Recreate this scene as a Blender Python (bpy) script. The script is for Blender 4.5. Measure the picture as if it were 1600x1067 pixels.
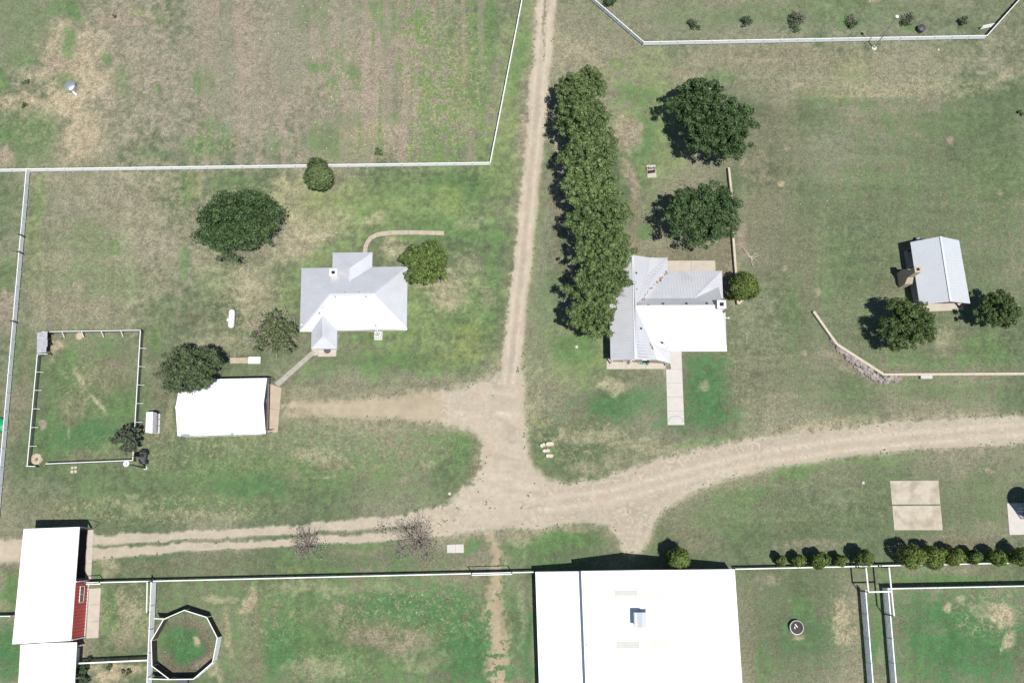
import bpy, math, random
import numpy as np
from mathutils import Vector
R = math.radians
random.seed(7)
for o in list(bpy.data.objects): bpy.data.objects.remove(o, do_unlink=True)
scene = bpy.context.scene
COL = scene.collection

# ------------------------------------------------------------------ camera, sky, sun, exposure
F, TILT, HC = 1444.0, R(12.4), 128.0          # survey of the photograph: focal length (px of 1600), tilt, drone height (m)
cam_d = bpy.data.cameras.new('Camera'); cam = bpy.data.objects.new('Camera', cam_d); COL.objects.link(cam)
cam.location = (0, 0, HC); cam.rotation_euler = (TILT, 0, 0)
cam_d.sensor_width = 36; cam_d.lens = F / 1600 * 36; cam_d.clip_start = 1; cam_d.clip_end = 9000
scene.camera = cam
SUN_EL = R(71.3); SH = (.55, -.835)               # direction towards the sun on plan
sv = Vector((SH[0], SH[1], 0)).normalized() * math.cos(SUN_EL) + Vector((0, 0, math.sin(SUN_EL)))
w = bpy.data.worlds.new('World'); scene.world = w; w.use_nodes = True
nt = w.node_tree; bg = nt.nodes['Background']
sky = nt.nodes.new('ShaderNodeTexSky'); sky.sky_type = 'NISHITA'; sky.sun_disc = False
sky.sun_elevation = SUN_EL; sky.sun_rotation = math.atan2(SH[0], SH[1]); sky.altitude = 1500
nt.links.new(sky.outputs[0], bg.inputs[0]); bg.inputs[1].default_value = 0.08
sun_d = bpy.data.lights.new('Sun', 'SUN'); sun_d.energy = 4.4; sun_d.angle = R(.5); sun_d.color = (1, .965, .91)
sun = bpy.data.objects.new('Sun', sun_d); COL.objects.link(sun); sun.location = (0, 0, 90)
sun.rotation_euler = (-sv).to_track_quat('-Z', 'Y').to_euler()
scene.view_settings.view_transform = 'Standard'; scene.view_settings.look = 'None'
scene.view_settings.exposure = 0.42; scene.view_settings.gamma = 1
scene.view_settings.use_curve_mapping = False
scene.render.resolution_x = 1024; scene.render.resolution_y = 682
KEXP = 1.75                                     # display value of a sunlit level surface of albedo 1

# ------------------------------------------------------------------ survey: photo pixel <-> place
ST, CT = math.sin(TILT), math.cos(TILT)
def P(px, py, z=0.0):
    cx = (px - 800) / F; cy = (533.5 - py) / F
    dx, dy, dz = cx, ST + cy * CT, -CT + cy * ST
    t = (HC - z) / -dz
    return Vector((dx * t, dy * t, z))
def XY(px, py, z=0.0):
    p = P(px, py, z); return (p.x, p.y)
def to_px(x, y):
    dep = y * ST + HC * CT; up = y * CT - HC * ST
    return 800 + F * x / dep, 533.5 - F * up / dep
def ppm(py):                                    # pixels per metre on the ground at a photo row
    return F * (CT - (533.5 - py) / F * ST) / HC
def lin(c):
    return tuple(((v / 255 + .055) / 1.055) ** 2.4 if v / 255 > .04045 else v / 255 / 12.92 for v in c)
def alb(c, k=KEXP): return tuple(min(.85, v / k) for v in lin(c))

# ------------------------------------------------------------------ materials
MATS = {}
def mat(name, col, rough=.7, metal=0, var=.12, scale=2.0, bump=0.0, bscale=20, stain=None, spec=.4):
    if name in MATS: return MATS[name]
    m = bpy.data.materials.new(name); m.use_nodes = True; MATS[name] = m
    N, L = m.node_tree.nodes, m.node_tree.links
    b = N['Principled BSDF']; b.inputs['Roughness'].default_value = rough; b.inputs['Metallic'].default_value = metal
    b.inputs['Specular IOR Level'].default_value = spec
    tc = N.new('ShaderNodeTexCoord')
    n1 = N.new('ShaderNodeTexNoise'); n1.inputs['Scale'].default_value = scale; n1.inputs['Detail'].default_value = 6
    n1.inputs['Roughness'].default_value = .65
    L.new(tc.outputs['Object'], n1.inputs['Vector'])
    cr = N.new('ShaderNodeValToRGB'); cr.color_ramp.elements[0].position = .3; cr.color_ramp.elements[1].position = .7
    c = Vector(col[:3])
    cr.color_ramp.elements[0].color = (*[max(0, v * (1 - var)) for v in c], 1)
    cr.color_ramp.elements[1].color = (*[min(.9, v * (1 + var)) for v in c], 1)
    L.new(n1.outputs['Fac'], cr.inputs[0]); out = cr.outputs[0]
    if stain:
        n2 = N.new('ShaderNodeTexNoise'); n2.inputs['Scale'].default_value = stain[1]; n2.inputs['Detail'].default_value = 5
        L.new(tc.outputs['Object'], n2.inputs['Vector'])
        r2 = N.new('ShaderNodeValToRGB'); r2.color_ramp.elements[0].position = stain[2]; r2.color_ramp.elements[1].position = stain[2] + .18
        L.new(n2.outputs['Fac'], r2.inputs[0])
        mx = N.new('ShaderNodeMixRGB'); mx.inputs[2].default_value = (*stain[0], 1)
        ml = N.new('ShaderNodeMath'); ml.operation = 'MULTIPLY'; ml.inputs[1].default_value = stain[3]
        L.new(r2.outputs[0], ml.inputs[0]); L.new(ml.outputs[0], mx.inputs[0]); L.new(out, mx.inputs[1]); out = mx.outputs[0]
    L.new(out, b.inputs['Base Color'])
    if bump:
        n3 = N.new('ShaderNodeTexNoise'); n3.inputs['Scale'].default_value = bscale; n3.inputs['Detail'].default_value = 4
        L.new(tc.outputs['Object'], n3.inputs['Vector'])
        bp = N.new('ShaderNodeBump'); bp.inputs['Strength'].default_value = bump; bp.inputs['Distance'].default_value = .05
        L.new(n3.outputs['Fac'], bp.inputs['Height']); L.new(bp.outputs[0], b.inputs['Normal'])
    return m

M = dict(
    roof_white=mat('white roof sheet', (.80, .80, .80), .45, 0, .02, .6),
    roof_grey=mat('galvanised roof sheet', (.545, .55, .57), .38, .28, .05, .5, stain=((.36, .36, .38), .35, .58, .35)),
    roof_pale=mat('pale roof sheet', (.52, .54, .56), .42, .15, .03, .6),
    roof_old=mat('weathered tin', (.34, .34, .37), .55, .1, .2, 2.5, stain=((.25, .2, .17), 3, .55, .6)),
    wall_white=mat('white wall siding', (.68, .67, .64), .6, 0, .05, 1.5),
    wall_tan=mat('tan stucco', (.40, .33, .25), .85, 0, .12, 3, .2, 30),
    wall_red=mat('red barn siding', (.54, .07, .06), .55, 0, .12, 1.4),
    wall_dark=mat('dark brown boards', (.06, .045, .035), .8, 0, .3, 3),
    trim=mat('white trim paint', (.72, .72, .70), .5, 0, .04, 3),
    fence=mat('white vinyl fence', (.84, .85, .83), .5, 0, .03, .8, stain=((.6, .58, .52), .7, .62, .3)),
    rail=mat('white painted pipe', (.70, .71, .66), .5, 0, .08, 1),
    steel=mat('dark steel pipe', (.06, .058, .055), .6, .3, .2, 4),
    galv=mat('galvanised steel', (.42, .44, .46), .4, .6, .1, 2),
    wire=mat('grey wire mesh', (.10, .10, .10), .6, .4, .1, 4),
    conc=mat('pale concrete', (.40, .36, .30), .85, 0, .08, .9, .15, 40, ((.36, .31, .25), .7, .55, .5)),
    conc_white=mat('white concrete', (.45, .425, .39), .85, 0, .06, 1.2, .12, 40, ((.42, .38, .33), .6, .6, .5)),
    conc_old=mat('old stained concrete', (.40, .355, .28), .9, 0, .12, 1.1, .2, 30, ((.25, .21, .16), .45, .50, .75)),
    cap=mat('cream stone coping', (.45, .39, .31), .85, 0, .1, 3, .15, 30),
    rock=mat('purple grey rock', (.25, .215, .20), .9, 0, .5, 1.3, .4, 9),
    lime=mat('tan limestone', (.50, .43, .345), .9, 0, .15, 3, .3, 12),
    glass=mat('window glass', (.03, .035, .04), .08, 0, .2, 1, spec=.6),
    black=mat('black opening', (.012, .012, .013), .8, 0, .1, 1),
    bark=mat('tree bark', (.075, .058, .043), .95, 0, .35, 6, .6, 14),
    deadwood=mat('bleached dead wood', (.4, .35, .29), .9, 0, .2, 5),
    twig=mat('grey bare twigs', (.27, .215, .195), .9, 0, .3, 5),
    brown=mat('brown stained timber', (.10, .045, .028), .75, 0, .25, 4),
    tank=mat('white tank paint', (.66, .67, .68), .35, 0, .04, 2),
    tan_plastic=mat('tan straw', (.42, .345, .25), .9, 0, .25, 9, .4, 30),
    green=mat('green plastic', (.01, .24, .10), .45, 0, .1, 2),
    teal=mat('teal plastic', (.03, .38, .25), .45, 0, .1, 2),
    dark=mat('dark grey paint', (.07, .072, .078), .5, .2, .2, 3),
    binm=mat('dark bin steel', (.10, .11, .125), .45, .5, .15, 1.5),
    water=mat('dark trough water', (.045, .042, .035), .12, 0, .3, 2),
    skylight=mat('cream skylight sheet', (.53, .515, .475), .5, 0, .05, 1),
    rust=mat('rusty leaf litter', (.22, .12, .08), .9, 0, .4, 8),
)
def thin(m, k):
    N, L = m.node_tree.nodes, m.node_tree.links; b = N['Principled BSDF']; tr = N.new('ShaderNodeBsdfTranslucent')
    L.new(b.inputs['Base Color'].links[0].from_socket, tr.inputs['Color']); mx = N.new('ShaderNodeMixShader'); mx.inputs[0].default_value = k
    L.new(b.outputs[0], mx.inputs[1]); L.new(tr.outputs[0], mx.inputs[2]); L.new(mx.outputs[0], N['Material Output'].inputs[0])
thin(M['fence'], .2)
def leafmat(name):
    m = bpy.data.materials.new(name); m.use_nodes = True
    N, L = m.node_tree.nodes, m.node_tree.links; b = N['Principled BSDF']
    a = N.new('ShaderNodeAttribute'); a.attribute_name = 'Col'
    b.inputs['Roughness'].default_value = .6; b.inputs['Specular IOR Level'].default_value = .25
    L.new(a.outputs['Color'], b.inputs['Base Color'])
    tr = N.new('ShaderNodeBsdfTranslucent'); L.new(a.outputs['Color'], tr.inputs['Color'])
    mx = N.new('ShaderNodeMixShader'); mx.inputs[0].default_value = .22
    L.new(b.outputs[0], mx.inputs[1]); L.new(tr.outputs[0], mx.inputs[2]); L.new(mx.outputs[0], N['Material Output'].inputs[0])
    return m
LEAF = leafmat('foliage')
def groundmat(name, grass):
    m = bpy.data.materials.new(name); m.use_nodes = True
    N, L = m.node_tree.nodes, m.node_tree.links; b = N['Principled BSDF']
    b.inputs['Roughness'].default_value = .95; b.inputs['Specular IOR Level'].default_value = .1
    a = N.new('ShaderNodeAttribute'); a.attribute_name = 'Col'
    g = N.new('ShaderNodeNewGeometry')
    def noise(s, d, r=.6):
        n = N.new('ShaderNodeTexNoise'); n.inputs['Scale'].default_value = s; n.inputs['Detail'].default_value = d
        n.inputs['Roughness'].default_value = r; L.new(g.outputs['Position'], n.inputs['Vector']); return n.outputs['Fac']
    def ramp(x, p0, p1, c0, c1):
        r = N.new('ShaderNodeValToRGB'); e = r.color_ramp.elements
        e[0].position = p0; e[1].position = p1; e[0].color = (*c0, 1); e[1].color = (*c1, 1); L.new(x, r.inputs[0]); return r.outputs[0]
    def mix(t, f, x, y):
        n = N.new('ShaderNodeMixRGB'); n.blend_type = t
        if isinstance(f, float): n.inputs[0].default_value = f
        else: L.new(f, n.inputs[0])
        for i, v in ((1, x), (2, y)):
            if isinstance(v, tuple): n.inputs[i].default_value = (*v, 1)
            else: L.new(v, n.inputs[i])
        return n.outputs[0]
    def mul(x, k):
        n = N.new('ShaderNodeMath'); n.operation = 'MULTIPLY'; L.new(x, n.inputs[0])
        if isinstance(k, float): n.inputs[1].default_value = k
        else: L.new(k, n.inputs[1])
        return n.outputs[0]
    c = a.outputs['Color']; amt = a.outputs['Alpha']
    if grass:
        c = mix('MULTIPLY', amt, c, ramp(noise(2.2, 6, .85), .32, .68, (.72, .75, .72), (1.27, 1.23, 1.27)))
        a2 = N.new('ShaderNodeAttribute'); a2.attribute_name = 'Net'
        vo = N.new('ShaderNodeTexVoronoi'); vo.feature = 'DISTANCE_TO_EDGE'; vo.inputs['Scale'].default_value = 1.7
        nn_ = N.new('ShaderNodeTexNoise'); nn_.inputs['Scale'].default_value = 1.6; nn_.inputs['Detail'].default_value = 3; L.new(g.outputs['Position'], nn_.inputs['Vector'])
        va = N.new('ShaderNodeVectorMath'); va.operation = 'MULTIPLY_ADD'; va.inputs[1].default_value = (1.3, 1.3, 0); L.new(nn_.outputs['Color'], va.inputs[0]); L.new(g.outputs['Position'], va.inputs[2])
        L.new(va.outputs[0], vo.inputs['Vector'])
        net = mul(mul(ramp(vo.outputs['Distance'], .02, .15, (1, 1, 1), (0, 0, 0)), ramp(noise(1.1, 4, .8), .46, .58, (0, 0, 0), (1, 1, 1))), a2.outputs['Fac'])
        c = mix('MIX', mul(net, .7), c, alb((200, 187, 150)))
        c = mix('MULTIPLY', amt, c, ramp(noise(5.0, 4, .9), .36, .64, (.46, .50, .44), (1.55, 1.5, 1.55)))
        st = ramp(noise(3.6, 4, .8), .56, .68, (0, 0, 0), (1, 1, 1))
        c = mix('MIX', mul(mul(st, amt), .55), c, alb((200, 189, 156)))
        gr = ramp(noise(2.9, 4, .8), .60, .70, (0, 0, 0), (1, 1, 1))
        c = mix('MIX', mul(mul(gr, amt), .35), c, alb((104, 136, 80)))
    else:
        c = mix('MULTIPLY', 1.0, c, ramp(noise(1.2, 6, .75), .3, .7, (.92, .92, .92), (1.07, 1.07, 1.07)))
        c = mix('MULTIPLY', amt, c, ramp(noise(7, 3, .8), .3, .7, (.88, .875, .87), (1.10, 1.10, 1.10)))
    L.new(c, b.inputs['Base Color'])
    bp = N.new('ShaderNodeBump'); bp.inputs['Strength'].default_value = .5 if grass else .25; bp.inputs['Distance'].default_value = .06
    L.new(noise(7, 4, .7), bp.inputs['Height']); L.new(bp.outputs[0], b.inputs['Normal'])
    return m
GRASS, DIRT = groundmat('dry grass', True), groundmat('packed dirt', False)

# ------------------------------------------------------------------ mesh helpers
ROOT = {}                                        # object name -> plan origin of its thing
class MB:
    def __init__(s): s.v = []; s.f = []
    def add(s, vs, fs):
        n = len(s.v); s.v += [tuple(v) for v in vs]; s.f += [tuple(i + n for i in f) for f in fs]; return s
    def box(s, c, size, rz=0):
        hx, hy, hz = [k / 2 for k in size]; ca, sa = math.cos(rz), math.sin(rz)
        vs = [(c[0] + x * ca - y * sa, c[1] + x * sa + y * ca, c[2] + z) for z in (-hz, hz) for x, y in ((-hx, -hy), (hx, -hy), (hx, hy), (-hx, hy))]
        return s.add(vs, [(3, 2, 1, 0), (4, 5, 6, 7), (0, 1, 5, 4), (1, 2, 6, 5), (2, 3, 7, 6), (3, 0, 4, 7)])
    def bar(s, p, q, wd, ht):                    # a squared bar from p to q (centre line)
        p, q = Vector(p), Vector(q); d = (q - p).normalized(); u = Vector((0, 0, 1))
        if abs(d.z) > .95: u = Vector((1, 0, 0))
        a = d.cross(u).normalized(); u = a.cross(d)
        vs = [e + a * x * wd / 2 + u * y * ht / 2 for e in (p, q) for x, y in ((-1, -1), (1, -1), (1, 1), (-1, 1))]
        return s.add(vs, [(3, 2, 1, 0), (4, 5, 6, 7), (0, 1, 5, 4), (1, 2, 6, 5), (2, 3, 7, 6), (3, 0, 4, 7)])
    def prism(s, poly, z0, z1):
        n = len(poly)
        ar = sum(poly[i][0] * poly[(i + 1) % n][1] - poly[(i + 1) % n][0] * poly[i][1] for i in range(n))
        if ar < 0: poly = poly[::-1]
        vs = [(p[0], p[1], z0) for p in poly] + [(p[0], p[1], z1) for p in poly]
        return s.add(vs, [tuple(range(n - 1, -1, -1)), tuple(range(n, 2 * n))] + [(i, (i + 1) % n, n + (i + 1) % n, n + i) for i in range(n)])
    def tube(s, pts, rad, n=6, cap=True):        # tapered tube along points
        if not hasattr(rad, '__len__'): rad = [rad] * len(pts)
        pts = [Vector(p) for p in pts]; base = len(s.v)
        for i, p in enumerate(pts):
            d = (pts[min(i + 1, len(pts) - 1)] - pts[max(i - 1, 0)]).normalized()
            u = Vector((0, 0, 1)) if abs(d.z) < .9 else Vector((1, 0, 0))
            a = d.cross(u).normalized(); b = d.cross(a)
            for k in range(n):
                t = 2 * math.pi * k / n; s.v.append(tuple(p + (a * math.cos(t) + b * math.sin(t)) * rad[i]))
        for i in range(len(pts) - 1):
            for k in range(n):
                s.f.append((base + i * n + k, base + i * n + (k + 1) % n, base + (i + 1) * n + (k + 1) % n, base + (i + 1) * n + k))
        if cap:
            s.f.append(tuple(base + k for k in range(n - 1, -1, -1))); e = base + (len(pts) - 1) * n
            s.f.append(tuple(e + k for k in range(n)))
        return s
    def lathe(s, c, prof, n=20):                 # prof: (radius, z) pairs
        base = len(s.v)
        for r, z in prof:
            for k in range(n):
                t = 2 * math.pi * k / n; s.v.append((c[0] + r * math.cos(t), c[1] + r * math.sin(t), c[2] + z))
        for i in range(len(prof) - 1):
            for k in range(n):
                s.f.append((base + i * n + k, base + i * n + (k + 1) % n, base + (i + 1) * n + (k + 1) % n, base + (i + 1) * n + k))
        return s
    def quadface(s, pts): return s.add(pts, [tuple(range(len(pts)))])
def link(o, parent=None):
    COL.objects.link(o)
    if parent: o.parent = parent; ROOT[o.name] = ROOT[parent.name]
    return o
def build(name, mb, m, parent=None, loc=None, smooth=False):
    """one mesh object; vertices arrive in place coordinates"""
    l = ROOT[parent.name] if parent else (loc or (0, 0, 0))
    me = bpy.data.meshes.new(name)
    me.from_pydata([(v[0] - l[0], v[1] - l[1], v[2] - l[2]) for v in mb.v], [], mb.f); me.update()
    me.materials.append(m)
    if smooth:
        for p in me.polygons: p.use_smooth = True
    o = bpy.data.objects.new(name, me)
    if parent: link(o, parent)
    else: o.location = l; link(o); ROOT[o.name] = tuple(l)
    return o
def tag(o, label, cat, group=None, kind=None):
    if label: o['label'] = label
    if cat: o['category'] = cat
    if group: o['group'] = group
    if kind: o['kind'] = kind
    return o
def thing(name, label, cat, loc, group=None):
    o = bpy.data.objects.new(name, None); o.empty_display_size = .3; o.location = loc; COL.objects.link(o)
    ROOT[o.name] = tuple(loc); return tag(o, label, cat, group)
def inst(name, me, parent, loc=(0, 0, 0), rz=0):
    o = bpy.data.objects.new(name, me); o.location = loc; o.rotation_euler = (0, 0, rz); return link(o, parent)
def mesh_of(name, mb, m):
    me = bpy.data.meshes.new(name); me.from_pydata(mb.v, [], mb.f); me.update(); me.materials.append(m); return me
def np_mesh(name, V, Fq, m, colors=None):
    """V (n,3), Fq (k,c) faces; colors (n,4) per vertex"""
    me = bpy.data.meshes.new(name); c = Fq.shape[1]
    me.vertices.add(len(V)); me.vertices.foreach_set('co', V.astype(np.float32).ravel())
    me.loops.add(Fq.size); me.loops.foreach_set('vertex_index', Fq.astype(np.int32).ravel())
    me.polygons.add(len(Fq)); me.polygons.foreach_set('loop_start', (np.arange(len(Fq)) * c).astype(np.int32))
    me.update(calc_edges=True)
    if colors is not None:
        at = me.color_attributes.new('Col', 'FLOAT_COLOR', 'POINT'); at.data.foreach_set('color', colors.astype(np.float32).ravel())
    me.materials.append(m); return me

# ------------------------------------------------------------------ noise
_tab = np.random.RandomState(11).rand(256, 256)
def vn(x, y, s=0):
    x = x + 37.17 * s; y = y + 91.7 * s
    ix = np.floor(x).astype(np.int64); iy = np.floor(y).astype(np.int64); fx = x - ix; fy = y - iy
    fx = fx * fx * (3 - 2 * fx); fy = fy * fy * (3 - 2 * fy)
    a, b, c, d = _tab[ix & 255, iy & 255], _tab[(ix + 1) & 255, iy & 255], _tab[ix & 255, (iy + 1) & 255], _tab[(ix + 1) & 255, (iy + 1) & 255]
    return (a * (1 - fx) + b * fx) * (1 - fy) + (c * (1 - fx) + d * fx) * fy
def fbm(x, y, o=4, s=0):
    t = 0; a = .5; n = 0
    for k in range(o):
        t = t + a * vn(x, y, s + k); n += a; a *= .55; x, y = x * 1.9 + y * .6, y * 1.9 - x * .6
    return t / n
def inpoly(x, y, poly):
    r = np.zeros(x.shape, bool); n = len(poly)
    for i in range(n):
        (x1, y1), (x2, y2) = poly[i], poly[(i + 1) % n]
        if y1 == y2: continue
        c = ((y1 > y) != (y2 > y)) & (x < (x2 - x1) * (y - y1) / (y2 - y1) + x1); r ^= c
    return r
def linefield(x, y, pts):
    """1 on the centre line, 0 at the edge of a polyline of (px, py, half width)"""
    best = np.full(x.shape, -9.0)
    for (x1, y1, w1), (x2, y2, w2) in zip(pts[:-1], pts[1:]):
        dx, dy = x2 - x1, y2 - y1; t = np.clip(((x - x1) * dx + (y - y1) * dy) / (dx * dx + dy * dy), 0, 1)
        d = np.hypot(x - x1 - t * dx, y - y1 - t * dy); best = np.maximum(best, 1 - d / (w1 + (w2 - w1) * t))
    return best

# ------------------------------------------------------------------ the ground: what grows where (surveyed patches)
MAIN = [(858, -60, 17), (855, 0, 16), (848, 80, 15), (838, 180, 15), (830, 270, 15.5), (818, 400, 15.5), (803, 530, 16), (797, 590, 18), (791, 640, 27), (789, 700, 32), (790, 760, 40)]
JUNC = [(440, 629), (560, 622), (640, 617), (740, 603), (772, 588), (785, 575), (818, 580), (818, 640), (822, 690), (830, 722), (850, 746), (880, 758), (930, 750), (980, 732), (1050, 713), (1150, 691), (1250, 676), (1400, 660), (1640, 646),
        (1640, 690), (1400, 704), (1300, 717), (1200, 732), (1130, 750), (1070, 774), (1036, 800), (1018, 828), (1002, 866), (978, 868), (966, 836), (950, 818), (900, 817), (850, 826), (800, 824), (740, 832), (690, 836), (668, 824), (655, 812), (690, 792), (725, 766), (745, 746), (753, 720), (752, 692), (735, 674), (690, 660), (600, 654), (440, 652)]
TRK1 = [(700, 800, 12), (600, 817, 8), (400, 831, 6.5), (260, 838, 7.5), (150, 843, 9), (138, 844, 9)]
TRK2 = [(700, 828, 10), (600, 838, 7), (400, 850, 6), (260, 857, 7), (150, 865, 9), (138, 866, 9)]
TRKW = [(40, 858, 20), (-60, 862, 19)]
SAND = [(765, 838, 12), (780, 872, 14), (776, 905, 18), (774, 960, 23), (778, 1010, 26), (776, 1150, 27)]
tan, sand, pink, dryg, eg, lawn = (163, 156, 136), (197, 181, 151), (176, 158, 142), (151, 149, 125), (110, 125, 93), (137, 158, 104)
lush, vivid, yel, straw, brown, greyg, road = (104, 139, 86), (84, 129, 81), (150, 161, 101), (184, 175, 146), (141, 131, 111), (139, 144, 119), (209, 197, 176)
moss = (111, 136, 91)
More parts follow.
